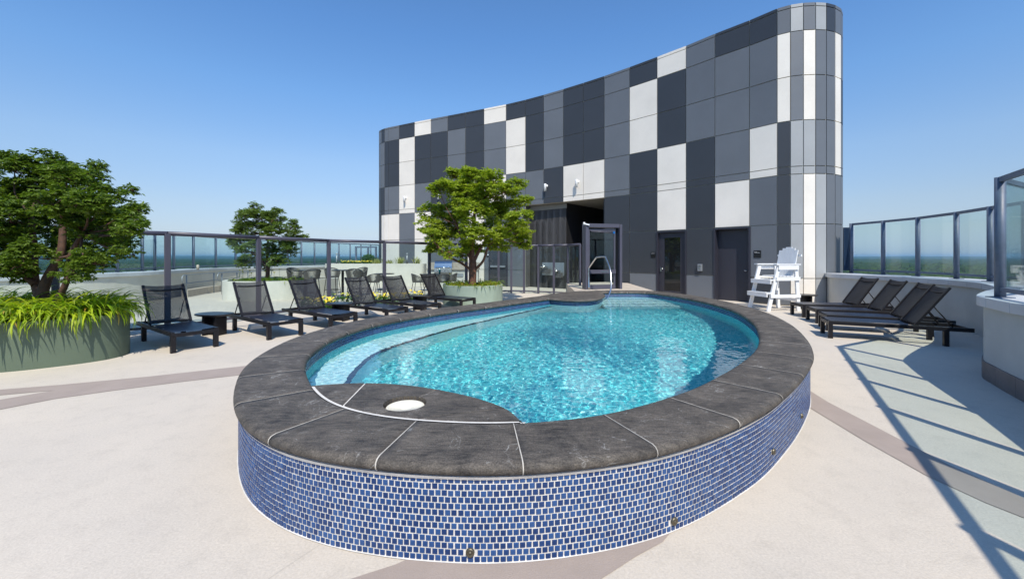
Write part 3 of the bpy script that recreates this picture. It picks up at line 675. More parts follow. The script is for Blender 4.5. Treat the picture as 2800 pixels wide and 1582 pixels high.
b = MB(); sl = [p - Vector((0, 0)) for p in [w1, a11 + Vector((.05, .12))] + [FP[S0 + k] + Vector((0.1, .14)) for k in range(12, 16)] + [w4, w3]]
b.add([(p.x, p.y, 4.045) for p in sl], [tuple(range(len(sl)))]); b.build('soffit', M['soffit'], bld)
def on_col(i, f, off=0.0):
    a, c = FP[S0 + i], FP[S0 + i + 1]; n, t = outn(a, c); p = a.lerp(c, f) + n * off; return p, n, t
def frame_at(p, n, z=0.0): return (p.x, p.y, z), math.atan2(n.x, -n.y)
# doors  (local frame: x along the wall, -y out of the wall)
def door_thing(i, f, rec, W, H, label):
    p, n, t = on_col(i, f, 0); l, rz = frame_at(p, n); d = thing('door', label, 'door', l, rz); d['_'] = 0; del d['_']
    return d
# glazed door under the white panel
g = door_thing(17, .5, .1, 1.1, 2.45, 'glazed charcoal door beneath the tall white panel')
b = MB()
for x in (-.56, .56): b.box((x, .07, 1.245), (.05, .2, 2.49))
b.box((0, .07, 2.465), (1.07, .2, .05)); b.build('door_frame', M['door'], g)
b = MB()
for x, w in ((-.42, .22), (.42, .2)): b.box((x, .1, 1.22), (w, .05, 2.4))
b.box((0, .1, 2.33), (.64, .05, .18)); b.box((0, .1, .12), (.64, .05, .2)); b.build('leaf', M['door'], g)
MB().box((0, .105, 1.23), (.64, .02, 2.02)).build('glass_pane', M['darkglass'], g)
b = MB(); b.box((-.44, .06, 1.02), (.05, .012, .16)); b.tube([(-.44, .06, 1.05), (-.44, .01, 1.05), (-.34, .01, 1.05)], .011); b.build('handle', M['steel'], g)
MB().box((0, .28, 1.3), (1.1, .02, 2.55)).build('backing', M['dark'], g)
# plain double door
g = door_thing(19, .5, .3, 1.1, 2.46, 'plain charcoal door set back beside the pool equipment sign')
b = MB()
for x in (-.555, .555): b.box((x, .17, 1.25), (.06, .40, 2.5))
b.box((0, .17, 2.475), (1.05, .40, .05)); b.build('door_frame', M['door'], g)
MB().box((0, .27, 1.22), (1.05, .05, 2.44)).build('leaf', M['door'], g)
b = MB(); b.tube([(.42, .25, 1.05), (.42, .19, 1.05), (.30, .19, 1.05)], .012); b.lathe([(0, 0), (.032, 0), (.032, .01)], (.42, .235, 1.05), 12); b.build('handle', M['steel'], g)
MB().box((0, .33, 1.3), (1.1, .02, 2.55)).build('backing', M['dark'], g)
# exit door with a panic bar, left of the alcove
p, n, t = on_col(9, .66, .012); l, rz = frame_at(p, n); g = thing('door', 'grey exit door with horizontal push bar behind the glass fence', 'door', l, rz)
MB().box((0, 0, 1.1), (.98, .02, 2.2)).build('leaf', M['D'], g)
b = MB()
for x in (-.52, .52): b.box((x, -.01, 1.13), (.06, .05, 2.26))
b.box((0, -.01, 2.23), (.98, .05, .06)); b.build('door_frame', M['door'], g)
MB().box((0, -.05, 1.02), (.86, .07, .1)).build('push_bar', M['galv'], g)
# sconces
def sconce(i, f, z, label):
    p, n, t = on_col(i, f, 0); l, rz = frame_at(p, n, z); g = thing('wall_light', label, 'wall light', l, rz, 'cylinder wall lights')
    MB().lathe([(0, .17), (.055, .17), (.06, .16), (.06, -.17), (.05, -.17), (.045, -.12), (0, -.12)], (0, -.15, 0), 20).build('shade', M['sconce'], g)
    o = MB().lathe([(0, .03), (.06, .03), (.065, .02), (.065, 0)], (0, 0, 0), 20).build('mount', M['sconce'], g, loc=(0, 0, .09)); o.rotation_euler = (R(90), 0, 0)
    MB().bar((0, -.02, .09), (0, -.11, .09), .04, .04).build('arm', M['sconce'], g)
sconce(4, .46, 4.86, 'white cylinder wall light on the far left white panel')
sconce(6, .55, 4.86, 'white cylinder wall light peeking out behind the tree crown')
sconce(12, .17, 4.80, 'white cylinder wall light on a charcoal panel over the alcove')
sconce(13, .75, 4.80, 'white cylinder wall light on a white panel over the alcove')
# signs
def sign(i, f, z, w, h_, lines, label, fs):
    p, n, t = on_col(i, f, .003); l, rz = frame_at(p, n, z); g = thing('wall_sign', label, 'sign', l, rz)
    MB().box((0, -.008, 0), (w, .014, h_)).build('plate', M['sign'], g, bevel=.006)
    for k, s_ in enumerate(lines):
        lettering(s_, fs, M['ink'], g, (-w / 2 + .025, -.0165, h_ / 2 - .055 - k * fs * 1.05))
sign(16, .86, 1.585, .19, .21, ['RESTROOM'], 'small black restroom sign left of the glazed door', .028)
sign(20, .30, 1.6, .22, .24, ['POOL', 'EQUIPMENT'], 'small black pool equipment sign right of the plain door', .030)
p, n, t = on_col(9, .20, .003); l, rz = frame_at(p, n, 1.6); g = thing('wall_sign', 'small black sign behind the trunk of the central tree', 'sign', l, rz); MB().box((0, -.008, 0), (.2, .014, .2)).build('plate', M['sign'], g)
MB().box((.0, -.018, .02), (.1, .006, .06)).build('print', M['ink'], g)
p, n, t = on_col(18, .52, .003); l, rz = frame_at(p, n, 1.13); g = thing('call_box', 'grey metal call box on the charcoal panel between the doors', 'call box', l, rz)
MB().box((0, -.04, 0), (.15, .08, .25)).build('box', M['galv'], g, bevel=.006)
b = MB()
for k in range(3): b.box((0, -.084, .07 - .06 * k), (.09, .008, .03))
b.build('buttons', M['steel'], g)
# drinking fountain
p = w1.lerp(w2, .66); n, t = outn(w1, w2); l, rz = frame_at(p, n, 0); g = thing('drinking_fountain', 'stainless two basin drinking fountain in the alcove', 'drinking fountain', l, rz)
MB().box((0, -.015, .93), (1.25, .03, .62)).build('back_plate', M['galv'], g)
for x, z in ((-.4, 1.0), (.3, .82)):
    b = MB(); b.lathe([(0, -.02), (.11, -.02), (.17, .03), (.185, .06), (.17, .06), (.12, .02), (0, .01)], (x, -.25, z), 24, 1.15, 1.1); b.box((x, -.1, z + .0), (.26, .2, .08)); b.build('basin', M['steel'], g)
    b = MB(); b.tube([(x - .06, -.16, z + .05), (x - .06, -.17, z + .12), (x - .06, -.22, z + .13)], .014); b.build('spout', M['steel'], g)
    MB().box((x + .1, -.12, z - .18), (.34, .24, .22)).build('basin_shadow_block', M['alcove'], g)  # dark block added below the basin in place of its shadow
b = MB(); b.box((0, 0, 0), (.11, .02, .3)); b.box((0, -.012, .0), (.05, .01, .2)); tag(b.build('pull_station', M['gold'], loc=(w2.x - .12 + .35, w2.y + .36, 1.45)), 'narrow brass plate on the alcove wall beside the gate', 'wall plate')

# ------------------------------------------------------------------ parapets and their glass rails
def parapet(name, label, face, side, width, zt, seglen, base_range=None, darks=(), wm='grey_wall'):
    P_ = thing(name, label, 'parapet wall')
    f2 = offset(face, side * .06, False); bk = offset(face, side * width, False)
    b = MB(); lo_, hi = [bare(p, 0) for p in f2], [bare(p, zt - .115) for p in f2]; lo2, hi2 = [bare(p, -3) for p in bk], [bare(p, zt - .115) for p in bk]
    b.strip(lo_, hi, smooth=False); b.strip(hi, hi2, smooth=False); b.strip(hi2, lo2, smooth=False); b.build('wall', M[wm], P_)
    st = max(1, round(seglen / (face[1] - face[0]).length)); k = 0; ob = offset(face, side * (width + .04), False)
    for i in range(0, len(face) - 1, st):
        e = min(i + st, len(face) - 1); fa = face[i:e + 1]; ba = ob[i:e + 1]
        d = (fa[-1] - fa[0]).normalized() * .003; fa = [fa[0] + d] + fa[1:-1] + [fa[-1] - d]; ba = [ba[0] + d] + ba[1:-1] + [ba[-1] - d]
        b = MB(); b.prism(fa + ba[::-1], zt - .115, zt); o = b.build('coping_cap', M['cap_dark'] if k in darks else M['cap_light'], P_, bevel=.005)
        bm = bmesh.new(); bm.from_mesh(o.data); bmesh.ops.recalc_face_normals(bm, faces=bm.faces); bm.to_mesh(o.data); bm.free(); k += 1
    if base_range:
        ft, fb = offset(face, side * .045, False), offset(face, side * .065, False); i0, i1 = base_range
        for i in range(i0, i1, 4):
            e = min(i + 4, i1); b = MB(); d = (ft[e] - ft[i]).normalized() * .003
            b.prism([ft[i] + d] + ft[i + 1:e] + [ft[e] - d] + [fb[e] - d] + fb[i + 1:e][::-1] + [fb[i] + d], 0.0, .22); o = b.build('base_tile', M['base_tile'], P_)
            bm = bmesh.new(); bm.from_mesh(o.data); bmesh.ops.recalc_face_normals(bm, faces=bm.faces); bm.to_mesh(o.data); bm.free()
    return P_
nPR = len(PR); iC = near(PR, Vector((5.9, 5.2)))
parapet('parapet_wall', 'grey curved parapet with metal coping on the right side of the deck', PR, -1, .85, 1.018, .62, (0, iC + 6), darks=(30, 31))
parapet('parapet_wall', 'long curved parapet at the far left edge of the deck', PL, 1, .9, 1.0, 1.2, wm='cream_wall')

def glass_rail(name, label, posts, z0, z1, rad=.05, side=1, flat=True):
    g = thing(name, label, 'glass railing'); posts = [Vector((p[0], p[1])) for p in posts]
    pm = MB().tube([(0, 0, z0), (0, 0, z1)], rad, 14).mesh('post', M['rail'])
    for p in posts:
        o = bpy.data.objects.new('post', pm); COL.objects.link(o); o.parent = g; o.location = (p.x, p.y, 0)
        f_ = MB().box((0, 0, z0 + .006), (rad * 3.4, rad * 3.4, .012)).build('foot_plate', M['rail'], o)
    for a, c in zip(posts, posts[1:]):
        d = (c - a).normalized(); nn = Vector((d.y, -d.x)) * side
        MB().bar((a.x, a.y, z1 - .03), (c.x, c.y, z1 - .03), .05, .06).build('top_rail', M['rail'], g)
        aa, cc = a + nn * .02 + d * (rad + .03), c + nn * .02 - d * (rad + .03)
        MB().bar((a.x, a.y, z0 + .1), (c.x, c.y, z0 + .1), .04, .05).build('bottom_rail', M['rail'], g)
        zc = (z0 + .13 + z1 - .07) / 2; MB().bar((aa.x, aa.y, zc), (cc.x, cc.y, zc), .01, z1 - z0 - .2).build('glass_pane', M['glass'], g)
    return g
near_posts = [Vector((5.9, 4.95)) + Vector((-.5376, -.8432)) * 1.1 * k for k in range(7)]
glass_rail('glass_railing', 'tall glass railing nearest the camera on the right parapet', near_posts[::-1] + [(7.15, 5.6), (8.3, 6.4), (9.15, 7.25)], 1.018, 2.47)
far_posts = [(9.15 + .12, 7.4), ray(2707.6, 8.2), ray(2615.5, 9.2), ray(2509.7, 10.4), ray(2415, 11.4), ray(2328, 12.4)]
glass_rail('glass_railing', 'glass railing behind the four right hand loungers beside the building', far_posts, 1.018, 2.52)
e = ray(2306, 12.45); b = MB(); b.bar((ray(2328, 12.4).x, 12.4, 1.75), (e.x, e.y, 1.75), .04, 1.3); tag(b.build('dark_glass_panel', mat('navy_tinted_glass', (.015, .03, .06), .1, spec=.6)), 'dark blue end panel between the railing and the building', 'glass panel')
lp = [(250, 12.8), (320, 13.5), (389, 14.5), (423, 15.3), (475, 16.4), (529, 17.5), (590, 19), (644, 20.5), (700, 21.8), (745, 22.6), (787, 23.2), (824, 24), (860, 25), (895, 26), (926.6, 26.8), (957.5, 27.8), (987, 28.8), (1013.6, 29.8), (1037, 31)]
glass_rail('glass_railing', 'long curved glass railing along the far left roof edge', [(-14.9, 7.2), (-14.4, 8.5), (-13.9, 9.7), (-13.5, 10.9)] + [ray(u, d) for u, d in lp], 1.0, 2.43)
# steel portal frame far behind the planter
g = thing('steel_frame', 'small steel portal frame beyond the raised planter', 'frame', (ray(1002, 26).x, 26, 0))
b = MB()
for x in (-.66, .1, .6): b.bar((x, 0, 0), (x, 0, 2.1), .1, .1)
b.build('upright', M['rail'], g); MB().bar((-.72, 0, 2.13), (.66, 0, 2.13), .08, .1).build('crossbar', M['rail'], g)
MB().box((.35, -.1, 1.35), (.25, .04, .3)).build('notice_board', M['sign'], g)

# ------------------------------------------------------------------ pool fences and gate
def pool_fence(name, label, posts, H_, thick=.085, rail=True):
    g = thing(name, label, 'glass fence'); posts = [Vector((p[0], p[1])) for p in posts]
    for k, p in enumerate(posts):
        d = (posts[min(k + 1, len(posts) - 1)] - posts[max(k - 1, 0)]).normalized()
        MB().box((0, 0, H_ / 2 - .02), (thick, thick * .75, H_ - .04), math.atan2(d.y, d.x)).build('post', M['fence'], g, bevel=.01, loc=(p.x, p.y, 0))
    for a, c in zip(posts, posts[1:]):
        d = (c - a).normalized()
        MB().tube([(a.x, a.y, H_ - .045), (c.x, c.y, H_ - .045)], .045, 12).build('top_rail', M['fence'], g)
        MB().bar((a.x, a.y, .09), (c.x, c.y, .09), .04, .05).build('bottom_rail', M['fence'], g)
        aa, cc = a + d * (thick / 2 + .01), c - d * (thick / 2 + .01); zc = (H_ - .1 + .12) / 2
        MB().bar((aa.x, aa.y, zc), (cc.x, cc.y, zc), .01, H_ - .22).build('glass_pane', M['glass'], g)
    return g
fp_ = [ray(60, 5.6) + Vector((-1.2, .6, 0)), ray(200, 7.4), ray(458, 8.35), ray(707, 10.05), ray(899, 12.0), ray(1051, 13.1), ray(1174, 14.6), ray(1275, 15.9)]
fp_[0] = Vector((-9.6, 6.6, 0)); fp_[1] = Vector((-8.3, 7.45, 0))
pool_fence('glass_fence', 'glass pool fence with dark posts behind the left loungers', fp_, 2.03, .1)
fr = [ray(1275, 15.95) + Vector((.12, .25, 0)), ray(1363, 16.9), ray(1398, 17.1), ray(1433, 17.0), ray(1472, 16.8), ray(1514.5, 16.5), ray(1553, 16.2), ray(1586, 15.3)]
pool_fence('glass_fence', 'glass pool fence between the central tree and the gate', fr, 2.02, .085)
gl, gr = ray(1597, 13.45), ray(1696, 13.75)
gz = .445; gd = (gr - gl).normalized(); gw = (gr - gl).length; gate = thing('gate', 'dark framed glass gate with push bar behind the pool handrail', 'gate', (gl.x, gl.y, gz), math.atan2(gd.y, gd.x))
b = MB(); b.box((.05, 0, 1.07), (.11, .3, 2.14)); b.box((gw - .05, 0, 1.07), (.09, .3, 2.14)); b.box((gw / 2, 0, 2.09), (gw - .2, .3, .12)); b.build('gate_frame', M['fence'], gate, bevel=.006)
b = MB(); b.box((.14, -.06, 1.0), (.05, .05, 1.96)); b.box((gw - .25, -.06, 1.0), (.05, .05, 1.96)); b.box((gw / 2 - .06, -.06, 1.95), (gw - .43, .05, .06)); b.box((gw / 2 - .06, -.06, .08), (gw - .43, .05, .14)); b.build('leaf_frame', M['fence'], gate)
MB().box((gw / 2 - .055, -.06, 1.03), (gw - .45, .01, 1.8)).build('glass_pane', M['glass'], gate)
MB().box((gw - .16, 0, 1.02), (.13, .01, 2.02)).build('side_pane', M['darkglass'], gate)
b = MB(); b.box((gw / 2 - .06, -.12, .58), (gw - .36, .07, .12)); b.build('push_bar', M['fence'], gate); MB().box((gw / 2, -.16, .58), (.26, .01, .045)).build('push_plate', M['steel'], gate)
b = MB(); b.tube([(.2, -.1, 1.9), (gw - .3, -.1, 1.87)], .02); b.build('closer_tube', M['fence'], gate)
MB().box((gw - .3, -.12, 1.87), (.06, .06, .07)).build('closer_cap', mat('blue_plastic', (.0, .12, .4), .4), gate)
b = MB(); b.lathe([(0, .05), (.03, .05), (.035, .03), (.035, -.03), (0, -.04)], (-.05, -.12, 2.14), 14); b.bar((-.05, -.15, 2.14), (.1, -.2, 2.1), .04, .04); b.build('security_camera', M['sconce'], gate)
# handrail at the steps
hpts = [(2.49, 13.25, .47), (2.49, 13.3, .8), (2.49, 13.3, 1.12), (2.52, 13.25, 1.2), (2.64, 12.95, 1.46), (2.68, 12.88, 1.5), (2.83, 12.5, 1.51), (2.85, 12.42, 1.46), (2.89, 12.1, 1.17), (2.88, 11.92, .85), (2.82, 11.72, .55), (2.62, 11.45, .25), (2.5, 11.3, 0.0)]
g = thing('handrail', 'polished steel handrail rising out of the water at the pool steps', 'handrail')
hp2 = []
for i in range(len(hpts) - 1):
    for k in range(4):
        p0, p1, p2, p3 = (Vector(hpts[max(0, min(len(hpts) - 1, i + q))]) for q in (-1, 0, 1, 2)); t = k / 4
        hp2.append(.5 * ((2 * p1) + (p2 - p0) * t + (2 * p0 - 5 * p1 + 4 * p2 - p3) * t * t + (3 * p1 - p0 - 3 * p2 + p3) * t ** 3))
MB().tube(hp2 + [hpts[-1]], .024, 12).build('tube', M['steel'], g); MB().lathe([(.05, .015), (.05, 0)], (2.49, 13.25, .446), 16).build('flange', M['steel'], g)

# ------------------------------------------------------------------ loungers
def make_lounger():
    W, Lg, H_ = .64, 1.95, .325
    g = thing('sun_lounger', 'x', 'sun lounger', group='black sling sun loungers')
    b = MB(); b.box((.024, Lg / 2, H_ - .033), (.048, Lg, .066)); b.box((W - .024, Lg / 2, H_ - .033), (.048, Lg, .066)); b.box((W / 2, .02, H_ - .05), (W - .09, .04, .055)); b.box((W / 2, Lg - .02, H_ - .035), (W - .09, .04, .05)); b.box((W / 2, 1.24, H_ - .06), (W - .09, .035, .03))
    b.build('frame', M['black'], g, bevel=.004)
    lm = MB().box((0, 0, (H_ - .066) / 2), (.066, .066, H_ - .068)).mesh('leg', M['black'])
    for x in (.033, W - .033):
        for y in (.03, Lg - .34):
            o = bpy.data.objects.new('leg', lm); COL.objects.link(o); o.parent = g; o.location = (x, y, 0)
    b = MB(); n = 10; top = []; 
    for i in range(n + 1):
        y = .03 + (1.19 - .03) * i / n; top.append([(.045 + (W - .09) * j / 8, y, H_ + .004 - .012 * math.sin(math.pi * j / 8) * (1 - .3 * math.sin(math.pi * i / n))) for j in range(9)])
    vs = [p for r in top for p in r]; b.add(vs, [(i * 9 + j, i * 9 + j + 1, (i + 1) * 9 + j + 1, (i + 1) * 9 + j) for i in range(n) for j in range(8)], True)
    b.build('seat_sling', M['seatsling'], g)
    piv = Vector((0, 1.22, H_ + .01)); bd = Vector((0, math.cos(R(56)), math.sin(R(56)))); BL = .79
    b = MB()
    for x in (.03, W - .03): p0 = piv + Vector((x, 0, 0)); b.bar(p0, p0 + bd * BL, .034, .04, up=(1, 0, 0))
    p0 = piv + bd * .02; b.bar(p0 + Vector((.05, 0, 0)), p0 + Vector((W - .05, 0, 0)), .025, .025)
    p0 = piv + bd * (BL - .1); b.tube([p0 + Vector((.04 + (W - .08) * k / 8, 0, 0)) + bd * (-.02 * math.sin(math.pi * k / 8)) + Vector((0, .012, 0)) for k in range(9)], .014, 8)
    b.build('back_frame', M['black'], g)
    b = MB(); vs = []
    nn = Vector((0, math.sin(R(56)), -math.cos(R(56))))
    for i in range(9):
        for j in range(7):
            s = .03 + (BL - .03 - .01 * math.sin(math.pi * j / 6)) * i / 8; vs.append(piv + bd * s + Vector((.045 + (W - .09) * j / 6, 0, 0)) + nn * (.022 * math.sin(math.pi * j / 6)))
    b.add(vs, [(i * 7 + j, i * 7 + j + 1, (i + 1) * 7 + j + 1, (i + 1) * 7 + j) for i in range(8) for j in range(6)], True); b.build('back_sling', M['sling'], g)
    for x in (.07, W - .07):
        MB().tube([piv + Vector((x, 0, 0)) + bd * .42, (x, 1.72, H_ - .02)], .011, 6).build('strut', M['black'], g)
    return g
lng = make_lounger()
def place_lounger(src, FL, d, label, first=False, sc=1.0):
    d = Vector(d).normalized(); rz = math.atan2(-d.x, d.y)
    if first: src.location = (FL[0], FL[1], 0); src.rotation_euler = (0, 0, rz); src['label'] = label; return src
    return put(src, (FL[0], FL[1], 0), rz, label)
LG = 'black sling sun loungers'
place_lounger(lng, (-5.32, 6.39), (-.81, .58), 'black mesh lounger nearest the big green planter, partly behind its grasses', True)
place_lounger(lng, (-4.42, 7.41), (-.80, .60), 'second black mesh lounger from the big green planter, right of the first round side table')
place_lounger(lng, (-3.70, 8.33), (-.825, .565), 'third black mesh lounger from the big green planter, its foot almost at the slate rim')
place_lounger(lng, (-2.85, 9.28), (-.81, .58), 'fourth black mesh lounger on the left, right of the middle side table')
place_lounger(lng, (-2.22, 10.1), (-.79, .615), 'fifth black mesh lounger on the left, in front of yellow flowers')
place_lounger(lng, (-1.42, 11.43), (-.82, .57), 'black mesh lounger directly in front of the pale green round planter')
def right_lounger(nearc, d, label):
    d = Vector(d).normalized(); X = Vector((d.y, -d.x)); fl = Vector(nearc) - X * .64
    return place_lounger(lng, fl, d, label)
right_lounger((5.88, 7.6), (.90, -.43), 'right hand black lounger nearest the camera, lying partly in the parapet shade')
right_lounger((6.44, 8.38), (.91, -.41), 'second nearest of the four black loungers on the right')
right_lounger((6.90, 9.28), (.95, -.30), 'third nearest of the four black loungers on the right')
right_lounger((7.25, 10.2), (.985, -.17), 'farthest of the four black loungers on the right, beside the lifeguard chair')

# side tables
def make_side_table():
    g = thing('side_table', 'x', 'side table', group='black oval side tables'); n = 32; hl, r = .13, .23
    def st(rr, z): return [Vector(((hl if math.cos(a) > 0 else -hl) + rr * math.cos(a), rr * math.sin(a), z)) for a in [2 * math.pi * (k + .5) / n for k in range(n)]]
    b = MB(); rings = [st(r - .05, .375), st(r - .012, .39), st(r, .405), st(r, .415), st(r - .01, .42)]
    for a, c in zip(rings, rings[1:]): b.strip(a, c, True)
    b.f += [tuple(len(b.v) - n + i for i in range(n)), tuple(range(n))[::-1]]; b.sm += [False, False]; b.build('table_top', M['blackstone'], g)
    b = MB(); b.box((0, 0, .19), (.30, .05, .375)); b.box((-.13, 0, .188), (.05, .26, .37)); b.box((.13, 0, .189), (.05, .26, .372)); b.build('pedestal', M['black'], g, bevel=.01)
    return g
stb = make_side_table(); stb.location = (-5.76, 7.93, 0); stb.rotation_euler = (0, 0, R(-12)); stb['label'] = 'black oval side table between the first two left loungers'
put(stb, (-4.06, 9.72, 0), R(-12), 'black oval side table between the third and fourth left loungers')
put(stb, (-2.62, 11.65, 0), R(-12), 'black oval side table left of the pale green planter')
put(stb, (8.52, 11.95, 0), R(0), 'black oval side table behind the lifeguard chair')

# ------------------------------------------------------------------ lifeguard chair (local: faces -x)
lf = thing('lifeguard_chair', 'tall white slatted lifeguard chair by the building corner', 'lifeguard chair', (7.60, 11.78, 0), R(8))
WH = M['white_plastic']
hw = .36
for s in (-1, 1):
    y = s * hw
    MB().bar((-.56, y, 0), (-.24, y, 1.26), .10, .045, up=(0, 1, 0)).build('front_leg', WH, lf)
    MB().bar((.38, y, 0), (.30, y, 1.26), .10, .045, up=(0, 1, 0)).build('rear_leg', WH, lf)
    MB().box((.02, y * 1.02, 1.30), (.74, .13, .03)).build('armrest', WH, lf)
    MB().box((.03, y + s * .045, 1.215), (.62, .03, .12)).build('arm_board', WH, lf)
    MB().box((.02, y + s * .045, .90), (.74, .03, .10)).build('seat_rail', WH, lf)
    MB().box((-.06, y + s * .045, .42), (.92, .03, .09)).build('side_rail', WH, lf)
for z, x in ((.50, -.47), (.86, -.35)):
    MB().box((x - .03, 0, z), (.26, .76, .03)).build('step', WH, lf); MB().box((x - .14, 0, z - .06), (.03, .76, .09)).build('step_board', WH, lf)
for k in range(4): MB().box((-.13 + .115 * k, 0, .965), (.10, .64, .025)).build('seat_slat', WH, lf)
MB().box((.31, 0, 1.0), (.03, .67, .09)).build('cross_rail', WH, lf)
hts = [1.70, 1.76, 1.79, 1.79, 1.76, 1.70]
for k in range(6):
    y = -.28 + .112 * k; x0, x1 = .24, .24 + .18; h0, h1 = hts[k] - (.035 if k in (0,) else 0), hts[k]
    MB().bar((x0, y, .94), (x0 + .21 * (hts[k] - .94), y, hts[k]), .105, .022, up=(1, 0, 0)).build('back_slat', WH, lf)
MB().box((.42, 0, 1.55), (.04, .84, .06)).build('back_rail', WH, lf); MB().box((.33, 0, .30), (.03, .67, .08)).build('lower_rail', WH, lf)

# ------------------------------------------------------------------ plants
def blade(b, base_, ang, L_, w, lift, droop, nseg=6):
    d = Vector((math.cos(ang), math.sin(ang), 0)); s = Vector((-d.y, d.x, 0)); a = lift; p = Vector(base_); pts = []
    for i in range(nseg + 1):
        t = i / nseg; wd = w * (.6 + .9 * t) if t < .35 else w * 1.0 * (1 - ((t - .35) / .65) ** 2.2) + .0008
        pts.append((p.copy(), wd)); p = p + (d * math.cos(a) + Vector((0, 0, math.sin(a)))) * (L_ / nseg); a -= droop / nseg
    vs = []
    for p, wd in pts: vs += [p - s * wd / 2, p + Vector((0, 0, -wd * .22)), p + s * wd / 2]
    b.add(vs, [(i * 3 + j, i * 3 + j + 1, (i + 1) * 3 + j + 1, (i + 1) * 3 + j) for i in range(nseg) for j in range(2)], True)
def inside(poly, p):
    c = False; n = len(poly)
    for i in range(n):
        a, d = poly[i], poly[(i + 1) % n]
        if (a[1] > p[1]) != (d[1] > p[1]) and p[0] < (d[0] - a[0]) * (p[1] - a[1]) / (d[1] - a[1]) + a[0]: c = not c
    return c
def planter(name, label, contour, z, m, wall=.05, soil=.07):
    g = thing(name, label, 'planter'); n = len(contour); side = 1
    ar = sum(contour[i].x * contour[(i + 1) % n].y - contour[(i + 1) % n].x * contour[i].y for i in range(n)); ins = wall if ar > 0 else -wall
    c2 = offset(contour, ins); b = MB()
    b.strip([bare(p, .0) for p in contour], [bare(p, z - .006) for p in contour], True); b.strip([bare(p, z - .006) for p in contour], [bare(p, z) for p in offset(contour, ins * .15)], True)
    b.strip([bare(p, z) for p in offset(contour, ins * .15)], [bare(p, z) for p in c2], True, False); b.strip([bare(p, z) for p in c2], [bare(p, z - soil - .02) for p in c2], True); b.build('wall', m, g)
    b = MB(); b.add([bare(p, z - soil) for p in c2], [tuple(range(n))]); b.build('soil', M['soil'], g); return g
def lily_patch(label, spots, n, z, L_, seedv, frac_dry=.1, flowers=0, group=None, mats=('lily', 'lily2')):
    rr = random.Random(seedv); g = thing('lily_plants', label, 'grasses', group=group)
    B = [MB(), MB(), MB()]
    for k in range(n):
        x, y, ox, oy = spots(rr)
        a = math.atan2(oy, ox) + rr.gauss(0, 1.0); l = L_ * rr.uniform(.6, 1.15); k_ = 2 if rr.random() < frac_dry else (1 if rr.random() < .3 else 0)
        blade(B[k_], (x, y, z), a, l * (1 if k_ < 2 else .7), rr.uniform(.018, .036), rr.uniform(.5, 1.4), rr.uniform(1.4, 3.2))
    for bb, m in zip(B, (M[mats[0]], M[mats[1]], M['dry'])):
        if bb.f: bb.build('blades', m, g, kind='stuff')
    for k in range(flowers):
        x, y, ox, oy = spots(rr); h_ = rr.uniform(.28, .45); MB().tube([(x, y, z), (x + .02, y, z + h_)], .004, 5).build('stalk', M['lily2'], g)
        fb = MB()
        for q in range(6): blade(fb, (x + .02, y, z + h_), q * 1.047, .075, .04, .9, .8, 3)
        fb.build('flower', M['yellow2'], g)
    return g
def leaves(b, c, up_, out_, size, rr):
    # a tuft of three drooping leaflets
    ax = (out_ + Vector((rr.gauss(0, .45), rr.gauss(0, .45), rr.gauss(0, .3)))).normalized()
    side = ax.cross(Vector((rr.gauss(0, .25), rr.gauss(0, .25), 1))).normalized(); nn = side.cross(ax).normalized()
    for q in (-1, 0, 1):
        d = (ax * math.cos(q * .75) + side * math.sin(q * .75) - Vector((0, 0, 1)) * rr.uniform(.15, .75)).normalized(); s2 = d.cross(nn).normalized(); L_ = size * rr.uniform(.75, 1.2) * (1 if q == 0 else .85); w = L_ * .25
        n2 = s2.cross(d).normalized()
        p0 = c; p1 = c + d * L_ * .45 + s2 * w + n2 * w * .4; p2 = c + d * L_ ; p3 = c + d * L_ * .45 - s2 * w + n2 * w * .4
        b.add([p0, p1, p2, p3], [(0, 1, 2), (0, 2, 3)], False)
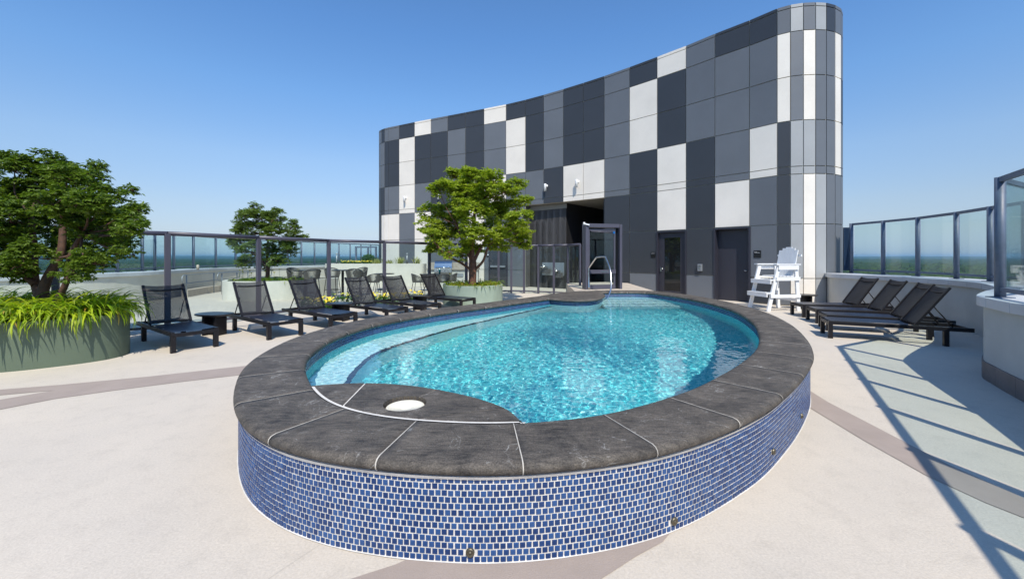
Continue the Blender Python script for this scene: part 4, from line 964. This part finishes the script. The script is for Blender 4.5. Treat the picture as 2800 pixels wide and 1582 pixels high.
def tree(name, label, root, stems, blobs, ntuft, per, tuft, size, lm, bm_, seedv):
    rr = random.Random(seedv); g = thing(name, label, 'tree', tuple(root)); root = Vector(root)
    more = []
    for c, r, fl in blobs:                    # break every pad into a main clump and smaller ragged ones round its edge
        more.append((c, r * .82, fl))
        for q in range(4):
            dv = Vector((rr.gauss(0, 1), rr.gauss(0, 1), rr.gauss(0, .7))).normalized(); more.append((c + Vector((dv.x, dv.y, dv.z * .8)) * r * rr.uniform(.7, 1.0), r * rr.uniform(.32, .5), fl))
    blobs = more
    T = MB()
    for pts, r0, r1 in stems:
        n = len(pts); T.tube(smooth3([Vector(p) for p in pts]), [r0 + (r1 - r0) * k / (max(1, (n - 1) * 5)) for k in range((n - 1) * 5 + 1)], 9)
    ends = [(Vector(p), r1) for pts, r0, r1 in stems for p in pts[-2:]] + [(Vector(p), r0) for pts, r0, r1 in stems for p in pts[1:-1]]
    Lf = MB(); tot = sum(r * r for _, r, _ in blobs)
    for bi, (c, r, fl) in enumerate(blobs):
        c = Vector(c); src = min(ends, key=lambda e_: (e_[0] - c).length)[0]
        mid_ = src.lerp(c, .5) + Vector((rr.gauss(0, .06), rr.gauss(0, .06), -.05)); k0 = 1 if bi % 5 == 0 else .45; T.tube(smooth3([src if bi % 5 == 0 else Vector(blobs[bi - bi % 5][0]), mid_ if bi % 5 == 0 else Vector(blobs[bi - bi % 5][0]).lerp(c, .5), c]), [k0 * (.020 - .0013 * k) for k in range(11)], 6)
        tw = []
        for q in range(7 if bi % 5 == 0 else 2):
            dv = Vector((rr.gauss(0, 1), rr.gauss(0, 1), rr.gauss(0, .6))).normalized(); e_ = c + Vector((dv.x * r, dv.y * r, dv.z * r * fl)) * .85; T.tube([c, c.lerp(e_, .5) + Vector((0, 0, .03)), e_], [.008, .006, .003], 4, False)
        nt_ = max(1, round(ntuft * r * r / tot))
        for q in range(nt_):                  # small drooping domes of leaves, with gaps between them
            dv = Vector((rr.gauss(0, 1), rr.gauss(0, 1), rr.gauss(0, .9) + .35)).normalized(); rad = r * rr.uniform(.62, 1.08)
            tc = c + Vector((dv.x * rad, dv.y * rad, dv.z * rad * fl)); tr = tuft * rr.uniform(.7, 1.3); lean = Vector((dv.x * .5, dv.y * .5, 1)).normalized()
            for w in range(int(per * (tr / tuft) ** 2)):
                e_ = Vector((rr.gauss(0, 1), rr.gauss(0, 1), abs(rr.gauss(0, .8)))).normalized(); p = tc + (e_ + lean * .2) * tr * rr.uniform(.45, 1.0)
                leaves(Lf, Vector((p.x, p.y, tc.z + (p.z - tc.z) * .72)), None, Vector((e_.x, e_.y, e_.z * .3 + .05)), size, rr)
    T.build('trunk', bm_, g); Lf.build('crown', lm, g, kind='stuff'); return g
def smooth3(pts):
    o = []; n = len(pts)
    for i in range(n - 1):
        p0, p1, p2, p3 = (pts[max(0, min(n - 1, i + q))] for q in (-1, 0, 1, 2))
        for k in range(5):
            t = k / 5; o.append(.5 * ((2 * p1) + (p2 - p0) * t + (2 * p0 - 5 * p1 + 4 * p2 - p3) * t * t + (3 * p1 - p0 - 3 * p2 + p3) * t ** 3))
    return o + [pts[-1]]
def px_blobs(lst, D, rootv, seedv, fl=.6, depth=.9, k=1.0):
    rr = random.Random(seedv); o = []
    for u, v, rpx in lst:
        d = D + rr.uniform(-depth, depth) * (.6 if rpx > 55 else 1); o.append((Vector(((u - 1400) * d / F, d, CH - (v - VH) * d / F)) - Vector(rootv), k * rpx * d / F, fl * rr.uniform(.85, 1.2)))
    return o
# left big planter
ct = catmull([(-8.4, 4.98), (-7.5, 5.12), (-6.69, 5.35), (-6.24, 5.66), (-5.98, 5.98), (-5.95, 6.3), (-6.17, 6.6), (-6.7, 6.82), (-7.6, 6.98), (-8.6, 7.0), (-9.5, 6.7), (-9.8, 6.0), (-9.4, 5.3)], True, .1)
planter('planter', 'big oval sage green planter with grasses in the near left', ct, .65, M['green_planter'])
ctt = [tuple(p) for p in offset(ct, .08)]
cc_ = Vector((-7.6, 6.0))
def spotL(rr):
    while True:
        x, y = rr.uniform(-9.6, -5.95), rr.uniform(4.9, 7.0)
        if inside(ctt, (x, y)):
            k = min((Vector((x, y)) - p).length for p in ct[::3])
            if rr.random() < (.5 if k > .4 else 1): break
    nearest = min(ct, key=lambda p: (p - Vector((x, y))).length); o = nearest - Vector((x, y)); return x, y, o.x, o.y
lily_patch('dense yellow green lily blades spilling over the big sage planter', spotL, 4600, .64, .62, 3, .12)
r0 = (-7.3, 6.35, .58)
st = [([(0, 0, 0), (.02, 0, .18), (-.02, .02, .4)], .105, .085),
      ([(-.02, 0, .3), (-.16, .05, .6), (-.22, .1, 1.05), (-.28, .1, 1.6)], .065, .03), ([(0, 0, .3), (.1, 0, .6), (.2, .1, 1.0), (.18, .15, 1.5), (.2, .2, 1.9)], .075, .03),
      ([(.25, -.05, 0), (.3, -.05, .25), (.5, -.1, .55), (.56, -.1, .95), (.75, -.1, 1.3)], .055, .025), ([(-.1, 0, .5), (-.45, -.1, .9), (-.8, -.2, 1.1)], .045, .02)]
bl_ = [(40, 470, 55), (130, 455, 45), (105, 500, 50), (180, 490, 40), (10, 530, 60), (90, 560, 60), (200, 530, 45), (255, 500, 34), (240, 560, 50), (300, 540, 38), (330, 600, 42), (280, 610, 50), (355, 580, 26), (370, 630, 30), (30, 610, 60), (120, 625, 50), (190, 610, 45), (20, 690, 62), (80, 700, 46), (180, 690, 40), (250, 670, 46), (310, 670, 42), (340, 690, 30), (230, 730, 36), (150, 560, 50), (-40, 560, 60), (-40, 660, 60), (40, 745, 40), (290, 720, 30), (262, 462, 14), (362, 525, 12), (200, 750, 26), (0, 740, 50), (250, 720, 34), (345, 640, 30), (365, 600, 24), (70, 640, 50)]
tree('tree', 'dark leaved maple tree growing from the big green planter', r0, st, px_blobs(bl_, 6.4, r0, 5, 1.0, .75, .94), 1150, 26, .105, .062, M['leafD'], M['bark2'], 11)
# centre planter
cc = Vector((-1.28, 13.4)); ct2 = [cc + Vector((math.cos(g), math.sin(g))) * .97 for g in [2 * math.pi * k / 48 for k in range(48)]]
planter('planter', 'pale sage green round planter beside the far end of the pool', ct2, .62, M['pale_green'])
def spotC(rr):
    g_ = rr.uniform(0, 6.283); r_ = .88 * math.sqrt(rr.uniform(.1, 1)); return cc.x + r_ * math.cos(g_), cc.y + r_ * math.sin(g_), math.cos(g_), math.sin(g_)
lily_patch('sparse lily blades around the trunk in the pale green planter', spotC, 420, .56, .42, 9, .28, 1, mats=('lily2', 'lily'))
r0 = (-1.3, 13.4, .56)
st = [([(0, 0, 0), (.02, 0, .4), (.03, 0, .8)], .13, .11), ([(.03, 0, .7), (-.02, 0, 1.3), (.02, .1, 2.0), (.1, .1, 2.7)], .09, .03), ([(.03, 0, .75), (.25, .05, 1.2), (.6, .1, 1.7)], .065, .03),
      ([(.04, 0, .5), (.35, -.1, .8), (.55, -.1, 1.3), (.9, -.1, 1.6)], .05, .025), ([(0, 0, .5), (-.35, -.1, .75), (-.85, -.1, 1.0), (-1.1, -.1, 1.3)], .045, .025), ([(0, 0, .8), (-.3, 0, 1.4), (-.5, 0, 2.0)], .06, .03)]
bl_ = [(1245, 485, 22), (1300, 490, 42), (1350, 500, 34), (1230, 525, 36), (1200, 520, 26), (1280, 535, 42), (1340, 540, 38), (1385, 530, 30), (1410, 510, 22), (1420, 560, 28), (1185, 580, 30), (1235, 585, 42), (1300, 585, 40), (1360, 590, 42), (1420, 605, 32), (1175, 625, 32), (1225, 640, 38), (1285, 640, 36), (1345, 640, 42), (1405, 640, 38), (1436, 630, 18), (1195, 675, 28), (1230, 690, 26), (1290, 680, 26), (1365, 670, 32), (1425, 665, 26), (1180, 645, 22), (1265, 700, 18)]
tree('tree', 'bright green round maple with coppery bark in front of the building', r0, st, px_blobs(bl_, 13.4, r0, 6, 1.05, .9, .96), 760, 30, .165, .10, M['leafB'], M['bark'], 12)
# cream planter with the small tree
ct3 = catmull([(-10.2, 14.4), (-9.6, 14.15), (-8.6, 14.2), (-7.9, 14.6), (-7.3, 15.6), (-7.2, 17), (-8.4, 18.2), (-10.2, 17.6), (-10.8, 15.8)], True, .25)
planter('planter', 'low cream planter holding the small tree beyond the fence', ct3, .66, M['cream_wall'], .16)
def spotM(rr):
    x, y = rr.uniform(-10.1, -7.6), rr.uniform(14.5, 15.8); return x, y, rr.gauss(0, 1), rr.gauss(0, 1)
lily_patch('green lilies with pale yellow blooms in the cream planter', spotM, 420, .60, .42, 21, .04, 12, mats=('lily2', 'shrub'))
r0 = (ray(731, 15.6).x, 15.6, .6)
st = [([(0, 0, 0), (.02, 0, .5), (0, 0, 1.0), (.05, 0, 1.9)], .085, .03), ([(0, 0, .5), (-.2, 0, .8), (-.4, 0, 1.3)], .04, .02), ([(0, 0, .6), (.3, 0, 1.0), (.6, 0, 1.5)], .04, .02)]
bl_ = [(695, 572, 16), (675, 600, 28), (715, 600, 34), (755, 600, 26), (760, 580, 14), (660, 635, 26), (700, 640, 36), (750, 640, 34), (795, 625, 22), (810, 650, 20), (650, 670, 26), (640, 655, 14), (690, 690, 34), (740, 690, 34), (790, 680, 30), (670, 720, 22), (720, 725, 24), (765, 715, 22), (800, 655, 20)]
tree('tree', 'small green tree with orange trunk in the cream planter', r0, st, px_blobs(bl_, 15.6, r0, 8, 1.0, .8, .95), 650, 22, .125, .08, M['leafM'], M['bark'], 13)
# long raised planter in front of the building
lpz = 1.15; cpl = [Vector(p) for p in ((-9.95, 21.8), (-7.5, 21.7), (-4.7, 21.5), (-4.7, 22.55), (-6.6, 23.4), (-8.0, 23.9), (-9.6, 24.8), (-10.2, 23.6))]
planter('planter', 'long raised cream planter wall in front of the building', resample(cpl, True, .3), lpz, M['cream_wall'], .15, .06)
def blades_at(name, label, cat, pos, n, L_, w, m, seedv, spread=.1, lift=(1.0, 1.5), group=None):
    rr = random.Random(seedv); g = thing(name, label, cat, (0, 0, 0), 0, group); b = MB()
    for k in range(n): blade(b, (pos[0] + rr.gauss(0, spread), pos[1] + rr.gauss(0, spread), pos[2]), rr.uniform(0, 6.28), L_ * rr.uniform(.6, 1.1), w, rr.uniform(*lift), rr.uniform(.3, 1.2))
    b.build('blades', m, g); return g
blades_at('yucca', 'spiky variegated yucca on the raised planter against a white panel, left one', 'yucca', (ray(1095, 22.2).x, 22.2, 1.1), 50, .5, .03, M['varieg'], 31, .08)
blades_at('yucca', 'spiky variegated yucca on the raised planter near the grill', 'yucca', (ray(1140, 22.1).x, 22.1, 1.1), 45, .5, .03, M['varieg'], 32, .07)
blades_at('yucca', 'small variegated yucca behind the fence post at the planter middle', 'yucca', (ray(1032, 22.2).x, 22.2, 1.1), 55, .4, .03, M['varieg'], 33, .12)
blades_at('yucca', 'low variegated yucca between the two spiky ones', 'yucca', (ray(1064, 22.2).x, 22.2, 1.1), 40, .36, .03, M['varieg'], 34, .15)
blades_at('yucca', 'tiny variegated yucca growing beside the side table near the pale planter', 'yucca', (ray(1153, 14.2).x, 14.2, 0), 20, .38, .03, M['varieg'], 35, .06, (1.2, 1.55))
def flower_clump(label, pos, rad, n, m, seedv, h_=.3, leafm='shrub'):
    rr = random.Random(seedv); g = thing('flower_clump', label, 'flowers'); Lb, Fb = MB(), MB()
    for k in range(n):
        x, y = pos[0] + rr.uniform(-1, 1) * rad[0], pos[1] + rr.uniform(-1, 1) * rad[1]
        for q in range(4): leaves(Lb, Vector((x, y, pos[2] + rr.uniform(.02, h_ * .8))), None, Vector((rr.gauss(0, 1), rr.gauss(0, 1), .5)).normalized(), .08, rr)
        if k % 5 > 2: continue
        z = pos[2] + h_ * rr.uniform(.6, 1.1); c = Vector((x, y, z)); tl = Vector((rr.gauss(0, .35), -.45, 1)).normalized(); a = tl.orthogonal().normalized(); d = tl.cross(a); r_ = rr.uniform(.025, .045)
        Fb.add([c] + [c + (a * math.cos(q * .785) + d * math.sin(q * .785)) * r_ for q in range(8)], [(0, q + 1, (q + 1) % 8 + 1) for q in range(8)])
    Lb.build('leaves', M[leafm], g, kind='stuff'); Fb.build('blooms', m, g, kind='stuff'); return g
flower_clump('row of bright yellow flowers on top of the raised planter', (ray(975, 22.2).x, 22.2, 1.1), (.85, .25), 150, M['yellow'], 41, .2)
g = thing('shrub', 'feathery green shrub standing above the yellow flowers', 'shrub', (ray(1008, 22.6).x, 22.6, 1.1)); rr = random.Random(5); b = MB()
for k in range(900):
    dv = Vector((rr.gauss(0, 1), rr.gauss(0, 1), rr.gauss(0, 1))).normalized() * rr.random() ** .4; leaves(b, Vector((dv.x * .38, dv.y * .3, .27 + dv.z * .3)), None, dv.normalized(), .08, rr)
b.build('foliage', M['shrub'], g)
for lab, u, D, rd, n, s_ in (('yellow daisies showing through the third left lounger back', 862, 11.6, (.45, .2), 60, 51), ('yellow daisies right of the third fence post', 892, 11.5, (.2, .25), 50, 52), ('yellow daisies behind the middle side table', 935, 12.6, (.5, .15), 50, 53), ('yellow daisies behind the fifth left lounger', 1065, 12.9, (.55, .2), 95, 54), ('yellow daisies left of the pale green planter', 1128, 13.6, (.3, .2), 50, 55)):
    flower_clump(lab, (ray(u, D).x, D, 0), rd, n, M['yellow'], s_, .36)

# ------------------------------------------------------------------ bar and dining furniture
def round_table_thing(label, x, y, H_, r, ped, m_='blackstone'):
    g = thing('table', label, 'table', (x, y, 0)); MB().lathe([(0, H_), (r, H_), (r, H_ - .025), (r - .03, H_ - .035), (0, H_ - .035)], (0, 0, 0), 32).build('table_top', M[m_], g)
    MB().lathe([(ped, H_ - .036), (ped, .03)], (0, 0, 0), 16).build('pedestal', M['black'], g); MB().lathe([(0, .03), (.24, .03), (.27, .0)], (0, 0, 0), 28).build('base', M['black'], g); return g
def make_seat(high):
    H_ = .74 if high else .44; g = thing('bar_stool' if high else 'dining_chair', 'x', 'bar stool' if high else 'chair', group='woven bar stools' if high else 'woven dining chairs')
    MB().lathe([(0, H_ + .05), (.19, H_ + .05), (.22, H_ + .03), (.22, H_), (0, H_)], (0, 0, 0), 24, 1.05, 1).build('seat_cushion', M['cushion'], g)
    pts = []; n = 34
    for k in range(n + 1):
        a = R(200) + R(140) * k / n - R(180) + R(90) - R(20); a = R(90) + R(-118 + 236 * k / n); lw = math.cos(R(-118 + 236 * k / n) * .72)
        pts.append((a, H_ + .14 + .22 * max(0, lw)))
    b = MB()
    for (a, h1), k in zip(pts, range(99)):
        r1, r0_ = .27, .225; p0 = Vector((r0_ * math.cos(a), r0_ * math.sin(a), H_ + .01)); p1 = Vector((r1 * math.cos(a), r1 * math.sin(a), h1)); b.bar(p0, p1, .024, .014, up=(-math.sin(a), math.cos(a), 0))
    b.build('woven_back', M['rope'], g)
    MB().tube([(.272 * math.cos(a), .272 * math.sin(a), h1) for a, h1 in pts], .016, 8).build('back_rail', M['rope'], g)
    for sx in (-1, 1):
        for sy in (-1, 1): MB().tube([(sx * .17, sy * .16, H_), (sx * .235, sy * .23, 0)], .013, 8).build('leg', M['black'], g)
    if high:
        q = [(.215, .205, .28), (-.215, .205, .28), (-.215, -.205, .28), (.215, -.205, .28)]; b = MB()
        for a, c in zip(q, q[1:] + q[:1]): b.tube([a, c], .010, 6)
        b.build('footrest', M['black'], g)
    return g
round_table_thing('tall dark pedestal table beside the small tree planter', ray(835, 14.6).x, 14.6, 1.04, .38, .045)
round_table_thing('tall dark pedestal table by the corner of the raised planter', ray(937, 14.9).x, 14.9, 1.04, .38, .045)
stool = make_seat(True); stool.location = (ray(853, 14.15).x, 14.15, 0); stool.rotation_euler = (0, 0, R(-140)); stool['label'] = 'woven bar stool with its back to the pool at the left tall table'
put(stool, (ray(806, 15.2).x, 15.2, 0), R(60), 'woven bar stool tucked behind the left tall table')
put(stool, (ray(969, 14.3).x, 14.3, 0), R(-165), 'woven bar stool with its back to the pool at the right tall table')
put(stool, (ray(909, 15.4).x, 15.4, 0), R(45), 'woven bar stool left of the right tall table behind a fence post')
put(stool, (ray(985, 15.9).x, 15.9, 0), R(-20), 'woven bar stool on the far side of the right tall table')
dch = make_seat(False); dch.location = (ray(1022, 17.2).x, 17.2, 0); dch.rotation_euler = (0, 0, R(-150)); dch['label'] = 'woven low chair left of the fourth fence post'
put(dch, (ray(1038, 18.3).x, 18.3, 0), R(-60), 'woven low chair half hidden by the fourth fence post')
put(dch, (ray(1143, 17.3).x, 17.3, 0), R(120), 'woven low chair on the left of the round dining table')
put(dch, (ray(1212, 17.2).x, 17.2, 0), R(-160), 'woven low chair in front of the round dining table')
put(dch, (ray(1233, 18.0).x, 18.0, 0), R(-80), 'woven low chair on the right of the round dining table')
round_table_thing('round dark dining table carrying a teal tumbler', ray(1186, 18.2).x, 18.2, .75, .62, .06)
round_table_thing('low dark dining table beside the raised planter', ray(1015, 18.0).x + .3, 18.9, .75, .45, .06)
tag(MB().lathe([(0, .0), (.035, 0), (.045, .17), (.05, .18), (.05, .2), (.0, .2)], (ray(1202, 18.05).x, 18.05, .752), 20).build('tumbler', M['teal']), 'teal drinking tumbler standing on the round dining table', 'tumbler')
tag(MB().lathe([(0, .0), (.03, 0), (.03, .02), (.015, .03), (.015, .06), (0, .06)], (ray(1202, 18.05).x, 18.05, .953), 14).build('cup_lid', M['white_plastic']), 'white lid and straw stub on the teal tumbler', 'lid')
# grill island
gx0, gx1, gy = ray(1165, 19.9).x, ray(1308, 19.9).x, 19.9
isl = thing('grill_island', 'outdoor kitchen counter with pale stone top between planter and building', 'counter', (0, 0, 0))
b = MB(); b.box(((gx0 + gx1) / 2, gy + .45, .44), (gx1 - gx0 - .06, .7, .88)); b.build('cabinet', M['grey_wall'], isl)
b = MB(); b.box(((gx0 + gx1) / 2, gy + .42, .92), (gx1 - gx0, .82, .075)); b.build('counter_top', M['stonecount'], isl, bevel=.008)
b = MB(); b.box(((gx0 + gx1) / 2, gy + .86, 1.06), (gx1 - gx0, .06, .35)); b.build('splashback', M['stonecount'], isl)
gxc = ray(1211, 19.75).x; gr_ = thing('gas_grill', 'stainless gas grill with a rounded hood on the counter', 'grill', (gxc, gy - .12, 0))
MB().box((0, .25, .86), (.84, .6, .2)).build('control_panel', M['galv'], gr_, bevel=.01)
b = MB(); n = 8; pr = [(.0, .965), (.02, 1.05), (.08, 1.2), (.16, 1.29), (.3, 1.33), (.5, 1.3), (.55, .965)]
b.add([(x, y, z) for x in (-.42, .42) for y, z in pr], [(i, i + 1, 7 + i + 1, 7 + i) for i in range(6)] + [(0, 7, 13, 6), tuple(range(7))[::-1], tuple(range(7, 14))]); b.build('hood', M['hood'], gr_)
MB().tube([(-.36, -.05, 1.0), (.36, -.05, 1.0)], .014, 8).build('handle', M['steel'], gr_)
for k in range(4):
    o = MB().lathe([(0, .04), (.02, .04), (.026, 0)], (0, 0, 0), 12).build('knob', M['steel'], gr_, loc=(-.27 + .18 * k, -.05, .86)); o.rotation_euler = (R(90), 0, 0)
b = MB(); b.box((0, -.01, 0), (.3, .02, .16)); tag(b.build('outlet_cover', M['galv'], loc=(ray(1258, 19.9).x, 19.98, .62)), 'dark metal vent plate on the front of the grill counter', 'vent')
# bollards
for u, D, lab in ((914, 21.75, 'slim grey bollard light at the left end of the raised planter'), (1109, 22.0, 'slim grey bollard light in front of the slate grey panel')):
    g = thing('bollard_light', lab, 'bollard light', (ray(u, D).x, D + .3, 1.09), 0, 'bollard lights'); MB().tube([(0, 0, 0), (0, 0, .52)], .04, 12).build('pole', M['galv'], g); MB().lathe([(0, .62), (.045, .62), (.045, .54), (0, .54)], (0, 0, 0), 16).build('lamp_head', M['galv'], g)
tag(MB().lathe([(0, 0), (.045, 0), (.05, .17), (.03, .2), (0, .2)], (ray(541, 16.2).x, 16.2, 1.0), 14).build('paper_cup', M['landing']), 'tan cup left on the far left parapet', 'cup')
# ramp with two handrails, left
ramp = thing('ramp_wall', 'low tan curb wall along the ramp in the left background', 'wall')
rp = [ray(505, 15.4), ray(560, 17.0), ray(602, 18.0)]; b = MB()
for a, c in zip(rp, rp[1:]): b.bar((a.x, a.y, .13), (c.x, c.y, .13), .2, .26)
b.build('curb', M['landing'], ramp)
def ramp_rail(label, pts, H_):
    g = thing('handrail', label, 'handrail'); q = [Vector(p) for p in pts]; a, c = q[0], q[-1]; d0 = (q[1] - q[0]).normalized(); d1 = (q[-1] - q[-2]).normalized()
    up1, up2 = Vector((0, 0, H_)), Vector((0, 0, H_ - .32))
    loop = [x + up2 for x in q] + [c + up2 + d1 * .2, c + up2 + d1 * .3 + Vector((0, 0, .08)), c + up1 + d1 * .3 - Vector((0, 0, .08)), c + up1 + d1 * .2] + [x + up1 for x in q[::-1]] + [a + up1 - d0 * .2, a + up1 - d0 * .3 - Vector((0, 0, .08)), a + up2 - d0 * .3 + Vector((0, 0, .08)), a + up2 - d0 * .2, a + up2]
    MB().tube(loop, .021, 8).build('rail_loop', M['galv'], g)
    for x in q: MB().tube([x, x + up1], .022, 8).build('post', M['galv'], g)
ramp_rail('grey steel ramp handrail in front of the left parapet', [ray(510, 15.2), ray(585, 17.3), ray(648, 19.4)], .84)
ramp_rail('grey steel ramp handrail nearer the small tree planter', [ray(607, 16.6), ray(678, 18.6), ray(735, 20.6)], .86)

# ------------------------------------------------------------------ far country
def groundmat():
    m = mat('woodland_ground', (.03, .045, .02), .9, var=.5, vscale=.01); return m
GZ = -60
b = MB(); n = 96; b.add([(0, 0, GZ - 1)] + [(32000 * math.cos(2 * math.pi * k / n), 32000 * math.sin(2 * math.pi * k / n), GZ - 1) for k in range(n)], [(0, k + 1, (k + 1) % n + 1) for k in range(n)])
b.build('terrain', groundmat(), kind='structure')
def forestmat():
    m = mat('forest_canopy', (.03, .06, .02), .9); nt = m.node_tree; N = nt.nodes; L = nt.links; p = N['Principled BSDF']; tc = N.new('ShaderNodeTexCoord'); p.inputs['Specular IOR Level'].default_value = .1
    n1 = N.new('ShaderNodeTexNoise'); n1.inputs['Scale'].default_value = .0032; n1.inputs['Detail'].default_value = 9; n1.inputs['Roughness'].default_value = .75; L.new(tc.outputs['Object'], n1.inputs['Vector'])
    n2 = N.new('ShaderNodeTexNoise'); n2.inputs['Scale'].default_value = .05; n2.inputs['Detail'].default_value = 3; L.new(tc.outputs['Object'], n2.inputs['Vector'])
    r = N.new('ShaderNodeValToRGB'); e = r.color_ramp.elements; e[0].position = .35; e[0].color = (.010, .024, .010, 1); e[1].position = .68; e[1].color = (.055, .095, .026, 1)
    ad = N.new('ShaderNodeMath'); ad.operation = 'ADD'; hf = N.new('ShaderNodeMath'); hf.operation = 'MULTIPLY'; hf.inputs[1].default_value = .5
    L.new(n1.outputs['Fac'], ad.inputs[0]); L.new(n2.outputs['Fac'], ad.inputs[1]); L.new(ad.outputs[0], hf.inputs[0]); L.new(hf.outputs[0], r.inputs['Fac']); L.new(r.outputs[0], p.inputs['Base Color']); return m
b = MB(); na, nr = 520, 150; vs = []
for i in range(nr):
    r_ = 350 * (30000 / 350) ** (i / (nr - 1))
    for j in range(na):
        a = R(-62) + R(124) * j / (na - 1); x, y = r_ * math.sin(a), r_ * math.cos(a)
        amp = min(16, 3 + r_ * .006); z = GZ + 4 + amp * noise.noise(Vector((x * .02, y * .02, 3))) + amp * .9 * rnd.random() * min(1, r_ / 2000) + 22 * noise.noise(Vector((x * .00035, y * .00035, 0)))* min(1, r_ / 3000)
        vs.append((x, y, z))
b.add(vs, [(i * na + j, i * na + j + 1, (i + 1) * na + j + 1, (i + 1) * na + j) for i in range(nr - 1) for j in range(na - 1)], False)
tag(b.build('forest', forestmat()), 'flat forest stretching to the horizon', kind='stuff')
for dist, hgt, sd_, nm in ((21000, 55, 1, 'near'), (26500, 125, 9, 'far')):
    b = MB(); top, bot = [], []
    for k in range(260):
        a = R(-62) + R(124) * k / 259; x, y = dist * math.sin(a), dist * math.cos(a)
        h_ = hgt * (.6 + .5 * noise.noise(Vector((a * 5, sd_, 0))) + .2 * noise.noise(Vector((a * 23, sd_, 0)))) ; top.append((x, y, GZ + 20 + max(0, h_))); bot.append((x * .94, y * .94, GZ - 1))
    b.strip(bot, top); bk = [(x * 1.06, y * 1.06, GZ - 1) for x, y, z in top]; b.strip(top, bk); b.build('hills', forestmat(), kind='structure')
# haze
hz = bpy.data.materials.new('haze_air'); hz.use_nodes = True; N = hz.node_tree.nodes; N.clear(); o_ = N.new('ShaderNodeOutputMaterial'); pv = N.new('ShaderNodeVolumePrincipled')
pv.inputs['Color'].default_value = (.42, .70, 1.0, 1); pv.inputs['Density'].default_value = 3.6e-5; pv.inputs['Anisotropy'].default_value = .1
hz.node_tree.links.new(pv.outputs[0], o_.inputs['Volume'])
b = MB(); b.box((0, 0, (GZ - 2 + 130) / 2), (66000, 66000, 130 - (GZ - 2))); h_o = b.build('haze', hz, kind='stuff')
